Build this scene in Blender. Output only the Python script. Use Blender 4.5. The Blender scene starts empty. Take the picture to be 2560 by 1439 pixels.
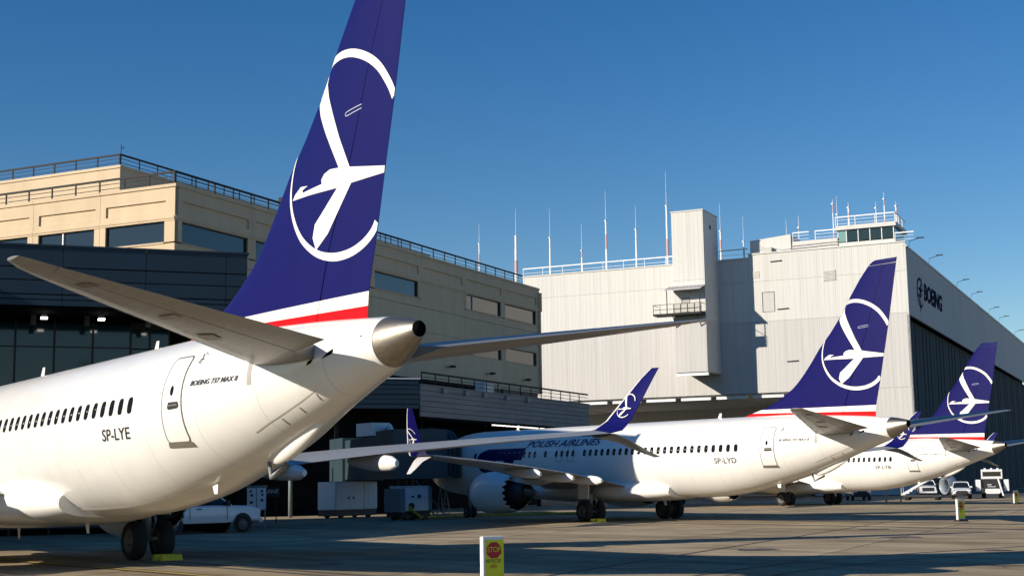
import bpy, bmesh, math, random
from mathutils import Vector, Matrix
random.seed(7)
S = bpy.context.scene
COL = S.collection
R = math.radians
# ------------------------------------------------------------------ camera
cam = bpy.data.cameras.new("camera"); camo = bpy.data.objects.new("camera", cam); COL.objects.link(camo)
cr, cu, cf = Vector((.59834608, .80109498, -.01512609)), Vector((.11995766, -.07090005, .99024408)), Vector((-.79220712, .59432316, .13852024))
camo.matrix_world = Matrix(((cr.x, cu.x, -cf.x, 59.887), (cr.y, cu.y, -cf.y, -13.729), (cr.z, cu.z, -cf.z, 1.996), (0, 0, 0, 1)))
cam.sensor_width = 36; cam.sensor_fit = 'HORIZONTAL'; cam.lens = 36 * 3521.6 / 2560
cam.clip_start = .3; cam.clip_end = 6000
S.camera = camo
# ------------------------------------------------------------------ sky, sun, exposure
SUN_AZ, SUN_EL = R(-99), R(21.2)
tosun = Vector((math.cos(SUN_AZ) * math.cos(SUN_EL), math.sin(SUN_AZ) * math.cos(SUN_EL), math.sin(SUN_EL)))
W = bpy.data.worlds.new("World"); S.world = W; W.use_nodes = True
wn = W.node_tree.nodes; bgn = wn["Background"]
sky = wn.new("ShaderNodeTexSky"); sky.sky_type = 'NISHITA'; sky.sun_disc = False
sky.sun_elevation = SUN_EL; sky.sun_rotation = math.atan2(tosun.x, tosun.y)
sky.air_density = 1.0; sky.dust_density = .0; sky.ozone_density = 2.5; sky.altitude = 50
hsv = wn.new("ShaderNodeHueSaturation"); hsv.inputs["Saturation"].default_value = 1.38; hsv.inputs["Hue"].default_value = .508; W.node_tree.links.new(sky.outputs[0], hsv.inputs["Color"])
W.node_tree.links.new(hsv.outputs[0], bgn.inputs[0]); bgn.inputs[1].default_value = .084
sl = bpy.data.lights.new("sun", 'SUN'); sl.energy = 5.0; sl.angle = R(.5); sl.color = (1, .90, .755)
slo = bpy.data.objects.new("sun", sl); COL.objects.link(slo); slo.rotation_euler = tosun.to_track_quat('Z', 'Y').to_euler()
slo.location = (0, -60, 80)
S.view_settings.view_transform = 'Standard'; S.view_settings.look = 'None'; S.view_settings.exposure = .30; S.view_settings.gamma = 1
S.render.engine = 'CYCLES'

# ------------------------------------------------------------------ materials
MATS = {}
def M(name, col, rough=.5, metal=0., var=0., scale=4., bump=0., bscale=40., coat=0., rand=0., emit=0., spec=.5, streak=None, seam=None):
    if name in MATS: return MATS[name]
    m = bpy.data.materials.new(name); m.use_nodes = True; nt = m.node_tree; b = nt.nodes["Principled BSDF"]; L = nt.links.new
    b.inputs["Base Color"].default_value = (*col, 1); b.inputs["Roughness"].default_value = rough; b.inputs["Metallic"].default_value = metal
    b.inputs["Specular IOR Level"].default_value = spec
    if coat: b.inputs["Coat Weight"].default_value = coat; b.inputs["Coat Roughness"].default_value = .08
    tc = nt.nodes.new("ShaderNodeTexCoord")
    if var or rand or streak or seam:
        src = tc.outputs["Object"]
        mp = nt.nodes.new("ShaderNodeMapping"); L(src, mp.inputs[0])
        if streak: mp.inputs["Scale"].default_value = streak
        n = nt.nodes.new("ShaderNodeTexNoise"); n.inputs["Scale"].default_value = scale; n.inputs["Detail"].default_value = 6; L(mp.outputs[0], n.inputs["Vector"])
        mr = nt.nodes.new("ShaderNodeMapRange"); mr.inputs[1].default_value = .3; mr.inputs[2].default_value = .7; mr.inputs[3].default_value = 1 - var; mr.inputs[4].default_value = 1 + var; L(n.outputs[0], mr.inputs[0])
        val = mr.outputs[0]
        if rand:
            oi = nt.nodes.new("ShaderNodeObjectInfo"); r2 = nt.nodes.new("ShaderNodeMapRange"); r2.inputs[3].default_value = 1 - rand; r2.inputs[4].default_value = 1 + rand; L(oi.outputs["Random"], r2.inputs[0])
            mm = nt.nodes.new("ShaderNodeMath"); mm.operation = 'MULTIPLY'; L(val, mm.inputs[0]); L(r2.outputs[0], mm.inputs[1]); val = mm.outputs[0]
        if seam:   # faint skin joints along the object's x axis
            sx = nt.nodes.new("ShaderNodeSeparateXYZ"); L(src, sx.inputs[0])
            d = nt.nodes.new("ShaderNodeMath"); d.operation = 'PINGPONG'; d.inputs[1].default_value = seam; L(sx.outputs[0], d.inputs[0])
            g = nt.nodes.new("ShaderNodeMath"); g.operation = 'LESS_THAN'; g.inputs[1].default_value = .012; L(d.outputs[0], g.inputs[0])
            k = nt.nodes.new("ShaderNodeMapRange"); k.inputs[3].default_value = 1; k.inputs[4].default_value = .82; L(g.outputs[0], k.inputs[0])
            mm = nt.nodes.new("ShaderNodeMath"); mm.operation = 'MULTIPLY'; L(val, mm.inputs[0]); L(k.outputs[0], mm.inputs[1]); val = mm.outputs[0]
        vm = nt.nodes.new("ShaderNodeVectorMath"); vm.operation = 'SCALE'; vm.inputs[0].default_value = col; L(val, vm.inputs["Scale"]); L(vm.outputs[0], b.inputs["Base Color"])
    if bump:
        n2 = nt.nodes.new("ShaderNodeTexNoise"); n2.inputs["Scale"].default_value = bscale; n2.inputs["Detail"].default_value = 4; L(tc.outputs["Object"], n2.inputs["Vector"])
        bp = nt.nodes.new("ShaderNodeBump"); bp.inputs["Strength"].default_value = bump; bp.inputs["Distance"].default_value = .02; L(n2.outputs[0], bp.inputs["Height"]); L(bp.outputs[0], b.inputs["Normal"])
    if emit:
        b.inputs["Emission Color"].default_value = (*col, 1); b.inputs["Emission Strength"].default_value = emit
    MATS[name] = m
    return m
WHITE = M("aircraft_white", (.80, .785, .75), .27, var=.035, scale=1.2, coat=.4, seam=1.015, bump=.10, bscale=1.6)
WHITE2 = M("aircraft_white_trim", (.80, .78, .74), .3, var=.02, coat=.3)
GREYW = M("wing_grey", (.30, .30, .295), .4, var=.06, scale=2, coat=.15, streak=(1, 4, 1))
STABG = M("tailplane_shaded_grey", (.20, .19, .172), .42, var=.12, scale=2.2, coat=.12, streak=(1, 5, 1))  # darker copy of the wing grey; underside shade is put into the colour
NAVY = M("fin_navy", (.0055, .005, .090), .45, var=.05, scale=1.5, spec=.18)
REDP = M("stripe_red", (.60, .002, .006), .45, var=.03, spec=.2)
EMBW = M("emblem_white", (.80, .77, .70), .35, var=.02)
INK = M("lettering_dark", (.02, .022, .035), .5)
INKB = M("lettering_blue", (.02, .035, .12), .5)
CABGL = M("cabin_window", (.012, .014, .018), .08, spec=.6)
SEAL = M("door_seal", (.16, .14, .11), .6)
BARE = M("bare_metal", (.33, .30, .255), .46, 1., var=.12, scale=3, streak=(1, 6, 6))
POL = M("polished_lip", (.75, .76, .78), .18, 1.)
BLACK = M("black_void", (.004, .004, .005), .9, spec=.0)
DKMET = M("dark_metal", (.06, .06, .065), .45, .6, var=.2)
TYRE = M("tyre_rubber", (.018, .018, .019), .85, bump=.3)
RIM = M("wheel_rim", (.11, .115, .125), .55, .2)
STEEL = M("gear_steel", (.27, .28, .30), .45, .4)
YEL = M("safety_yellow", (.62, .55, .02), .5, var=.1)
SLAB = M("apron_concrete", (.375, .30, .20), .95, var=.22, scale=.35, bump=.25, bscale=14, rand=.12, spec=.04)
def stain_concrete(m):
    nt = m.node_tree; L = nt.links.new; b = nt.nodes["Principled BSDF"]; src = b.inputs["Base Color"].links[0].from_socket
    g = nt.nodes.new("ShaderNodeNewGeometry")
    mp = nt.nodes.new("ShaderNodeMapping"); mp.inputs["Rotation"].default_value = (0, 0, R(-8)); mp.inputs["Scale"].default_value = (.05, .55, 1); L(g.outputs["Position"], mp.inputs[0])
    n = nt.nodes.new("ShaderNodeTexNoise"); n.inputs["Scale"].default_value = 1.; n.inputs["Detail"].default_value = 8; n.inputs["Roughness"].default_value = .65; L(mp.outputs[0], n.inputs["Vector"])
    r1 = nt.nodes.new("ShaderNodeMapRange"); r1.inputs[1].default_value = .42; r1.inputs[2].default_value = .68; r1.inputs[3].default_value = 1.12; r1.inputs[4].default_value = .62; L(n.outputs[0], r1.inputs[0])
    n2 = nt.nodes.new("ShaderNodeTexNoise"); n2.inputs["Scale"].default_value = .16; n2.inputs["Detail"].default_value = 9; n2.inputs["Roughness"].default_value = .7; L(g.outputs["Position"], n2.inputs["Vector"])
    r2 = nt.nodes.new("ShaderNodeMapRange"); r2.inputs[1].default_value = .5; r2.inputs[2].default_value = .72; r2.inputs[3].default_value = 1.0; r2.inputs[4].default_value = .6; L(n2.outputs[0], r2.inputs[0])
    mm = nt.nodes.new("ShaderNodeMath"); mm.operation = 'MULTIPLY'; L(r1.outputs[0], mm.inputs[0]); L(r2.outputs[0], mm.inputs[1])
    vm = nt.nodes.new("ShaderNodeVectorMath"); vm.operation = 'SCALE'; L(src, vm.inputs[0]); L(mm.outputs[0], vm.inputs["Scale"]); L(vm.outputs[0], b.inputs["Base Color"])
stain_concrete(SLAB)
JOINT = M("joint_sealant", (.05, .045, .04), .9)
BEIGE = M("precast_beige", (.60, .475, .325), .85, spec=.15, var=.06, scale=.8, bump=.1, bscale=25, streak=(1, 1, .35), rand=.03)
GLASSB = M("office_glass", (.018, .025, .03), .06, spec=.8)
FRAMEB = M("window_frame_brown", (.06, .05, .04), .5)
BLIND = M("office_blind", (.62, .58, .50), .8)
RAILD = M("rail_dark", (.032, .032, .032), .7, spec=.2)
HANG = M("hangar_cladding", (.60, .595, .57), .75, spec=.2, var=.045, scale=1.0, streak=(3.2, 3.2, .12), rand=.025)
HANG2 = M("hangar_cladding_grey", (.525, .515, .50), .75, spec=.2, var=.05, scale=1.0, streak=(3.2, 3.2, .12), rand=.025)
RAILW = M("rail_white", (.72, .74, .76), .5)
MASTR = M("mast_red", (.60, .36, .34), .7)
HDOOR = M("hangar_door_steel", (.050, .070, .085), .8, var=.06, scale=.6, streak=(1, 1, .2), rand=.04, spec=.1)
CABG = M("cab_glass", (.02, .035, .03), .08, spec=.7)
CABT = M("cab_glass_tint", (.18, .33, .31), .12, spec=.7)
NAVYP = M("navy_metal_panel", (.010, .028, .050), .45, var=.10, scale=.5, rand=.08)
NAVYG = M("navy_glass", (.010, .040, .055), .07, spec=.8, rand=.15)
MULL = M("mullion_black", (.012, .014, .018), .5)
DARKW = M("undercroft_shade", (.010, .011, .013), .9, var=.2, scale=.8, spec=.05)  # near-black walls; the shade beneath the buildings is put into the colour
SIDE = M("siding_grey", (.27, .255, .25), .8, spec=.15, var=.08, scale=.7, streak=(.4, .4, 2), rand=.05)
BRIDGE = M("bridge_teal", (.028, .055, .070), .5, var=.12, scale=.8)
LAMP = M("lamp_lit", (1, .97, .9), .4, emit=3.5)
LAMPS = M("soffit_lamp_lit", (1, .95, .86), .4, emit=1.3)
CARW = M("vehicle_white", (.74, .75, .77), .25, coat=.6)
CARD = M("vehicle_dark_blue", (.03, .04, .06), .25, coat=.6)
CARG = M("vehicle_glass", (.012, .015, .018), .05, spec=.7)
PLAS = M("black_plastic", (.02, .02, .022), .6)
CARTW = M("cart_white", (.66, .68, .70), .5, var=.05, scale=1.5)
CARTG = M("cart_teal_grey", (.16, .21, .22), .6, var=.1)
SIGNY = M("sign_yellow", (.72, .74, .02), .5, var=.06, scale=6)
SIGNR = M("sign_red", (.45, .012, .02), .5)
SIGNW = M("sign_white", (.78, .78, .76), .5)
WOOD = M("stand_tan", (.42, .34, .25), .7, var=.1)
LOGOB = M("hangar_logo_blue", (.004, .012, .045), .9, spec=.02)

# ------------------------------------------------------------------ helpers
def link(name, me, mat=None, parent=None, smooth=False):
    if mat is not None and not me.materials: me.materials.append(mat)
    if smooth:
        for p in me.polygons: p.use_smooth = True
    o = bpy.data.objects.new(name, me); COL.objects.link(o)
    if parent: o.parent = parent
    return o
def raw(name, v, f, mat, parent=None, smooth=False):
    me = bpy.data.meshes.new(name); me.from_pydata([tuple(p) for p in v], [], f); me.update()
    return link(name, me, mat, parent, smooth)
def tag(o, label, cat, group=None):
    o["label"] = label; o["category"] = cat
    if group: o["group"] = group
    return o
def struct(o): o["kind"] = "structure"; return o
def thing(name, label, cat, loc=(0, 0, 0), rz=0., group=None):
    o = bpy.data.objects.new(name, None); COL.objects.link(o); o.empty_display_size = .3
    o.location = loc; o.rotation_euler = (0, 0, rz); return tag(o, label, cat, group)
class MB:
    def __init__(s): s.v = []; s.f = []
    def add(s, v, f):
        k = len(s.v); s.v += [tuple(p) for p in v]; s.f += [[i + k for i in q] for q in f]; return s
    def box(s, x0, x1, y0, y1, z0, z1):
        return s.add([(x0, y0, z0), (x1, y0, z0), (x1, y1, z0), (x0, y1, z0), (x0, y0, z1), (x1, y0, z1), (x1, y1, z1), (x0, y1, z1)],
                     [(0, 3, 2, 1), (4, 5, 6, 7), (0, 1, 5, 4), (1, 2, 6, 5), (2, 3, 7, 6), (3, 0, 4, 7)])
    def tube(s, pts, r, n=8, r1=None, cap=True):
        pts = [Vector(p) for p in pts]; N = len(pts); rings = []
        for i, p in enumerate(pts):
            d = (pts[min(i + 1, N - 1)] - pts[max(i - 1, 0)]).normalized()
            a = d.cross(Vector((0, 0, 1)) if abs(d.z) < .9 else Vector((1, 0, 0))).normalized(); b = d.cross(a)
            rr = r if r1 is None else r + (r1 - r) * i / (N - 1)
            rings.append([p + a * rr * math.cos(2 * math.pi * k / n) + b * rr * math.sin(2 * math.pi * k / n) for k in range(n)])
        return s.rings(rings, cap)
    def rings(s, rings, cap=True, closed=True):
        n = len(rings[0]); v = [p for r in rings for p in r]; f = []
        for i in range(len(rings) - 1):
            for k in range(n if closed else n - 1):
                a, b = i * n + k, i * n + (k + 1) % n; f.append((a, a + n, b + n, b))
        if cap: f.append(list(range(n))); f.append(list(range((len(rings) - 1) * n, len(rings) * n))[::-1])
        return s.add(v, f)
    def lathe(s, prof, axis='x', c=(0, 0, 0), n=32, cap=False):
        rings = []
        for a, r in prof:
            ring = []
            for k in range(n):
                t = 2 * math.pi * k / n; p, q = r * math.cos(t), r * math.sin(t)
                ring.append((c[0] + a, c[1] + p, c[2] + q) if axis == 'x' else (c[0] + p, c[1] + a, c[2] + q) if axis == 'y' else (c[0] + p, c[1] + q, c[2] + a))
            rings.append(ring)
        return s.rings(rings, cap)
    def prism(s, poly, axis, a0, a1):     # poly in the two other axes
        f = lambda p, a: (a, p[0], p[1]) if axis == 'x' else (p[0], a, p[1]) if axis == 'y' else (p[0], p[1], a)
        n = len(poly); v = [f(p, a0) for p in poly] + [f(p, a1) for p in poly]
        return s.add(v, [list(range(n))[::-1], list(range(n, 2 * n))] + [(k, (k + 1) % n, n + (k + 1) % n, n + k) for k in range(n)])
    def mesh(s, name, smooth=False, fix=True):
        me = bpy.data.meshes.new(name); me.from_pydata(s.v, [], s.f); me.update()
        if fix:
            bm = bmesh.new(); bm.from_mesh(me); bmesh.ops.recalc_face_normals(bm, faces=bm.faces); bm.to_mesh(me); bm.free()
        if smooth:
            for p in me.polygons: p.use_smooth = True
        return me
    def build(s, name, mat, parent=None, smooth=False):
        return link(name, s.mesh(name, smooth), mat, parent)
def autosmooth(o, ang=40):
    for p in o.data.polygons: p.use_smooth = True
    bm = bmesh.new(); bm.from_mesh(o.data)
    for e in bm.edges:
        if len(e.link_faces) == 2 and e.calc_face_angle(0) > R(ang): e.smooth = False
    bm.to_mesh(o.data); bm.free(); return o
def bevel(o, w, seg=2):
    m = o.modifiers.new("bevel", 'BEVEL'); m.width = w; m.segments = seg; m.limit_method = 'ANGLE'; m.angle_limit = R(35); return o
def share(o, name, loc, parent=None, rz=0.):
    c = o.copy(); c.name = name; COL.objects.link(c); c.location = loc; c.rotation_euler = (0, 0, rz); c.parent = parent or o.parent; return c
def copy_tree(o, parent=None, skip=()):
    c = o.copy(); COL.objects.link(c); c.parent = parent
    for ch in list(o.children):
        if ch.get("own"): continue
        copy_tree(ch, c)
    return c
def lerp(tab, x):
    if x <= tab[0][0]: return tab[0][1]
    for (a, p), (b, q) in zip(tab, tab[1:]):
        if x <= b: return p + (q - p) * (x - a) / (b - a)
    return tab[-1][1]
def pch(tab):
    xs = [t[0] for t in tab]; ys = [t[1] for t in tab]; n = len(xs); h = [xs[i + 1] - xs[i] for i in range(n - 1)]; d = [(ys[i + 1] - ys[i]) / h[i] for i in range(n - 1)]
    m = [0.] * n; m[0] = d[0]; m[-1] = d[-1]
    for i in range(1, n - 1):
        if d[i - 1] * d[i] > 0:
            w1, w2 = 2 * h[i] + h[i - 1], h[i] + 2 * h[i - 1]; m[i] = (w1 + w2) / (w1 / d[i - 1] + w2 / d[i])
    def f(x):
        if x <= xs[0]: return ys[0]
        if x >= xs[-1]: return ys[-1]
        i = 0
        while xs[i + 1] < x: i += 1
        t = (x - xs[i]) / h[i]
        return (2 * t**3 - 3 * t**2 + 1) * ys[i] + (t**3 - 2 * t**2 + t) * h[i] * m[i] + (-2 * t**3 + 3 * t**2) * ys[i + 1] + (t**3 - t**2) * h[i] * m[i + 1]
    return f
def text_mesh(txt, size, shear=0., extr=0., bold=0.):
    cu_ = bpy.data.curves.new("txt", 'FONT'); cu_.body = txt; cu_.size = size; cu_.shear = shear; cu_.extrude = extr; cu_.resolution_u = 3; cu_.offset = bold
    o = bpy.data.objects.new("txt", cu_); COL.objects.link(o)
    me = bpy.data.meshes.new_from_object(o.evaluated_get(bpy.context.evaluated_depsgraph_get()))
    bpy.data.objects.remove(o); bpy.data.curves.remove(cu_)
    return me
def fit_text(txt, x0, x1, z0, z1, shear=0., bold=0.):
    """flat text scaled to a box; returns bmesh with verts (s, t, 0)"""
    me = text_mesh(txt, 1., shear, 0., bold); bm = bmesh.new(); bm.from_mesh(me); bpy.data.meshes.remove(me)
    xs = [v.co.x for v in bm.verts]; ys = [v.co.y for v in bm.verts]; a, b, c, d = min(xs), max(xs), min(ys), max(ys)
    for v in bm.verts: v.co = Vector((x0 + (v.co.x - a) / (b - a) * (x1 - x0), z0 + (v.co.y - c) / (d - c) * (z1 - z0), 0))
    return bm
def poly_bm(polys):
    bm = bmesh.new()
    for P in polys:
        try: bm.faces.new([bm.verts.new((p[0], p[1], 0)) for p in P])
        except ValueError: pass
    bmesh.ops.triangulate(bm, faces=bm.faces); return bm
def grid_cut(bm, step):
    xs = [v.co.x for v in bm.verts]; ys = [v.co.y for v in bm.verts]
    for ax, lo, hi in ((0, min(xs), max(xs)), (1, min(ys), max(ys))):
        k = math.ceil(lo / step)
        while k * step < hi:
            co = Vector((k * step, 0, 0)) if ax == 0 else Vector((0, k * step, 0)); no = Vector((1, 0, 0)) if ax == 0 else Vector((0, 1, 0))
            bmesh.ops.bisect_plane(bm, geom=bm.verts[:] + bm.edges[:] + bm.faces[:], plane_co=co, plane_no=no); k += 1
def decal(bm, fn, name, mat, parent, step=.12, flip=False):
    """wrap a flat bmesh (s, t) on a surface with fn(s, t) -> point"""
    if step: grid_cut(bm, step)
    for v in bm.verts: v.co = Vector(fn(v.co.x, v.co.y))
    me = bpy.data.meshes.new(name); bm.to_mesh(me); bm.free()
    return link(name, me, mat, parent)
def ribbon(pts, w):
    """quads along a polyline; w is a number or a list"""
    P = [Vector((p[0], p[1])) for p in pts]; n = len(P); w = w if isinstance(w, (list, tuple)) else [w] * n; A = []; B = []
    for i in range(n):
        d = (P[min(i + 1, n - 1)] - P[max(i - 1, 0)]).normalized(); q = Vector((-d.y, d.x)) * w[i] / 2; A.append(P[i] + q); B.append(P[i] - q)
    return [[A[i], A[i + 1], B[i + 1], B[i]] for i in range(n - 1)]
def smooth_line(pts, k=4):
    fx = pch([(i, p[0]) for i, p in enumerate(pts)]); fy = pch([(i, p[1]) for i, p in enumerate(pts)]); n = (len(pts) - 1) * k
    # Catmull-Rom keeps arcs round
    out = []
    for i in range(len(pts) - 1):
        p0, p1, p2, p3 = pts[max(i - 1, 0)], pts[i], pts[i + 1], pts[min(i + 2, len(pts) - 1)]
        for j in range(k):
            t = j / k; out.append(tuple(.5 * (2 * p1[a] + (p2[a] - p0[a]) * t + (2 * p0[a] - 5 * p1[a] + 4 * p2[a] - p3[a]) * t * t + (-p0[a] + 3 * p1[a] - 3 * p2[a] + p3[a]) * t**3) for a in (0, 1)))
    return out + [tuple(pts[-1][:2])]

# ------------------------------------------------------------------ ground
HB = R(28); EA = Vector((math.cos(HB), math.sin(HB), 0)); EB = Vector((-math.sin(HB), math.cos(HB), 0))
def UV(u, v, z=0.): return EA * u + EB * v + Vector((0, 0, z))
apron = struct(raw("apron", [(-2500, -2500, -.03), (2500, -2500, -.03), (2500, 2500, -.03), (-2500, 2500, -.03)], [(0, 1, 2, 3)], SLAB))
SZ = 7.62
sm = MB().box(-SZ / 2 + .03, SZ / 2 - .03, -SZ / 2 + .03, SZ / 2 - .03, -.2, 0).mesh("concrete_slab"); sm.materials.append(SLAB)
cxy = Vector((59.887, -13.729)); fw = Vector((cf.x, cf.y)).normalized(); rt = Vector((cr.x, cr.y)).normalized()
jb = MB(); cnt = 0
for i in range(-12, 14):
    for j in range(-14, 30):
        p = UV(i * SZ + 3.1, j * SZ + 1.9); d = Vector((p.x, p.y)) - cxy; a, b = d.dot(fw), d.dot(rt)
        if 14 < a < 150 and abs(b) < .40 * a + 8 and cnt < 290:
            o = bpy.data.objects.new("concrete_slab", sm); COL.objects.link(o); o.parent = apron; o.location = (p.x, p.y, random.uniform(-.004, .002)); o.rotation_euler = (0, 0, HB); cnt += 1
bed = raw("joint_bed", [(-140, -80, -.022), (120, -80, -.022), (120, 220, -.022), (-140, 220, -.022)], [(0, 1, 2, 3)], JOINT, apron)
# painted yellow guide line with dark borders that plane one rolled in on, and a white one further right
def painted(pts, w, z, name, mat):
    q = MB()
    for P in ribbon(pts, w): q.add([(p.x, p.y, z) for p in P], [(0, 1, 2, 3)])
    return q.build(name, mat, apron)
PAINTY = M("paint_yellow", (.50, .34, .06), .7, var=.25, scale=2); PAINTK = M("paint_black", (.05, .045, .04), .8); PAINTW = M("paint_white", (.60, .57, .50), .7, var=.2, scale=2)
for y0 in (0.,):
    ln = smooth_line([(62, 2.2), (40, .9), (30, .7), (24, .35), (19, .0), (10, 0), (2, 0)], 5)
    painted(ln, .55, .006, "guide_line_border", PAINTK); painted(ln, .22, .010, "guide_line", PAINTY)
painted(smooth_line([(62, 34), (40, 37), (22, 38.2), (0, 38.5)], 5), .2, .006, "guide_line", PAINTY)

# ------------------------------------------------------------------ airliner
FZT = pch([(0, 2.74), (.25, 3.10), (.8, 3.52), (1.5, 3.92), (2.2, 4.42), (3.0, 4.82), (4.2, 5.12), (6, 5.26), (9, 5.27), (24, 5.27), (31.7, 5.27), (33.5, 5.17), (35.5, 5.07), (37.92, 4.89)])
FZB = pch([(0, 2.56), (.25, 2.2), (.8, 1.9), (1.5, 1.68), (2.2, 1.52), (3.0, 1.40), (4.2, 1.28), (6, 1.21), (20, 1.2), (24, 1.22), (27, 1.30), (29.5, 1.57), (31.7, 2.04), (33.5, 2.50), (35.5, 3.17), (37.92, 3.94)])
FW = pch([(0, .08), (.25, .42), (.8, .82), (1.5, 1.15), (2.2, 1.40), (3.0, 1.60), (4.2, 1.78), (6, 1.87), (8, 1.88), (24, 1.88), (27, 1.865), (29.5, 1.80), (31.7, 1.62), (33.5, 1.33), (35.5, .90), (37.92, .46)])
def fus_y(x, z):
    zt, zb, w = FZT(x), FZB(x), FW(x); q = (z - (zt + zb) / 2) / ((zt - zb) / 2); return w * math.sqrt(max(0., 1 - q * q))
def side(x, z, off=.008, s=-1):
    zt, zb, w = FZT(x), FZB(x), FW(x); y = fus_y(x, z); n = Vector((0, y / w**2, (z - (zt + zb) / 2) / ((zt - zb) / 2)**2)).normalized()
    return (x, s * (y + n.y * off), z + n.z * off)
def yt(c): return 5 * (.2969 * math.sqrt(c) - .126 * c - .3516 * c * c + .2843 * c**3 - .1036 * c**4)
def panel(name, mat, parent, secs, c0=0., c1=1., n=14, camb=0., droop=0., open_=False):
    """loft of aerofoil sections (LE, TE, thickness vector); chord fractions c0..c1 may be functions of the section index"""
    rings = []
    for i, (le, te, tv) in enumerate(secs):
        le, te, tv = Vector(le), Vector(te), Vector(tv); a = c0(i) if callable(c0) else c0; b = c1(i) if callable(c1) else c1
        cs = [a + (b - a) * (.5 - .5 * math.cos(math.pi * k / n)) if a == 0 else a + (b - a) * k / n for k in range(n + 1)]
        T = tv.length; tn = tv.normalized(); ch = (te - le).length
        def P(c, sg):
            h = yt(c) * T * 1. if c < .98 else max(yt(c) * T, .004); m = camb * ch * 4 * c * (1 - c)
            return le + (te - le) * c + tn * (sg * h + m)
        up = [P(c, 1) for c in cs]; lo = [P(c, -1) for c in cs]
        rings.append(up + lo[::-1][0 if a > 0 or True else 1:])
    mb = MB(); mb.rings([[tuple(p) for p in r] for r in rings], cap=True)
    o = mb.build(name, mat, parent)
    bm = bmesh.new(); bm.from_mesh(o.data); bmesh.ops.remove_doubles(bm, verts=bm.verts, dist=.0008); bmesh.ops.recalc_face_normals(bm, faces=bm.faces); bm.to_mesh(o.data); bm.free()
    return autosmooth(o, 38)
FLE = [(5.0, 28.2), (5.28, 28.7), (5.47, 29.5), (5.83, 30.74), (6.2, 31.5), (6.52, 32.06), (6.96, 32.6), (7.68, 33.3), (8.44, 33.97), (9.36, 34.95), (11.1, 36.3), (12.0, 37.2), (12.1, 37.4)]
FTE = [(5.0, 37.01), (5.5, 37.06), (6.54, 37.36), (7.75, 37.66), (9.19, 38.03), (10.85, 38.4), (12.1, 38.69)]
FHI = [(5.0, 35.1), (5.4, 35.25), (6.53, 35.67), (8.0, 36.4), (9.73, 37.07), (11.07, 37.65), (12.1, 38.02)]
fle = pch(FLE)
def fin_t(z): return lerp([(5, .56), (6, .52), (8, .42), (12.1, .18)], z)
def fin_half(x, z):
    le, te = fle(z), lerp(FTE, z); c = min(1, max(0, (x - le) / (te - le))); return yt(c) * fin_t(z) * .5
def finpt(x, z, off=.007, s=-1): return (x, s * (fin_half(x, z) + off), z)
def fsec(z):
    a, b = z if isinstance(z, tuple) else (z, z)
    return ((fle(a), 0, a), (lerp(FTE, b), 0, b), (0, fin_t(b) * .5, 0))

RING_T = [(38.0, 9.06), (37.95, 9.18), (37.82, 9.4), (37.52, 9.77), (37.12, 10.06), (36.61, 10.28), (36.13, 10.36), (35.70, 10.31), (35.52, 10.14), (35.44, 9.95)]
RING_L = [(34.24, 8.66), (34.11, 8.26), (34.09, 7.75), (34.26, 7.28), (34.61, 6.83), (35.17, 6.48), (35.79, 6.31), (36.39, 6.3), (36.88, 6.41), (37.22, 6.59), (37.37, 6.76)]
CRANE = [[(35.46, 10.16), (35.21, 9.96), (35.14, 9.69), (35.3, 9.29), (35.53, 8.89), (36.05, 8.07), (36.45, 8.01), (36.08, 8.67), (35.85, 9.16), (35.65, 9.59), (35.48, 10.08)],
         [(36.45, 8.01), (37.655, 7.8), (37.63, 7.67), (36.5, 7.68)], [(36.05, 8.07), (36.45, 8.01), (36.5, 7.68), (36.37, 7.62), (35.41, 7.8), (35.38, 7.95), (35.5, 8.05), (35.72, 8.1)],
         [(35.38, 7.86), (36.08, 7.73), (36.07, 7.67), (34.89, 7.72), (34.18, 7.73), (34.28, 7.84), (34.53, 7.96), (34.82, 7.93), (34.61, 7.88), (34.61, 7.82)],
         [(36.04, 7.71), (36.5, 7.68), (35.63, 6.81), (35.17, 6.54), (35.04, 6.81), (35.13, 7.08), (35.36, 7.23)]]
def emblem_bm():
    t = smooth_line(RING_T); l = smooth_line(RING_L)
    wt = [.15 + .03 * min(1, max(0, 1 - abs(i / len(t) - .35) * 2)) if i < len(t) - 4 else .15 - .008 * (i - len(t) + 4) for i in range(len(t))]; wl = [.04 + .13 * min(1, i / (len(l) * .6)) for i in range(len(l))]
    return poly_bm(ribbon(t, wt) + ribbon(l, wl) + CRANE)

def lens_window(x, z, w=.125, h=.185, s=-1, off=.006, n=14):
    pts = []
    for k in range(n):
        t = 2 * math.pi * k / n; c, q = math.cos(t), math.sin(t); pts.append((x + w * math.copysign(abs(c)**.6, c), z + h * math.copysign(abs(q)**.6, q)))
    return [side(a, b, off, s) for a, b in pts]

def wheel(name, r, w, parent, loc):
    t = MB().lathe([(-w * .42, r * .62), (-w * .5, r * .74), (-w * .5, r * .86), (-w * .36, r * .97), (-w * .15, r), (w * .15, r), (w * .36, r * .97), (w * .5, r * .86), (w * .5, r * .74), (w * .42, r * .62)], 'y', n=28).mesh(name, True)
    o = link(name, t, TYRE, parent); o.location = loc
    rm = MB().lathe([(-w * .40, .02), (-w * .42, r * .25), (-w * .28, r * .32), (-w * .26, r * .52), (-w * .42, r * .62)], 'y', n=28)
    rm.lathe([(w * .40, .02), (w * .42, r * .25), (w * .28, r * .32), (w * .26, r * .52), (w * .42, r * .62)], 'y', n=28)
    link("rim", rm.mesh("rim", True), RIM, o); return o

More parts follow.
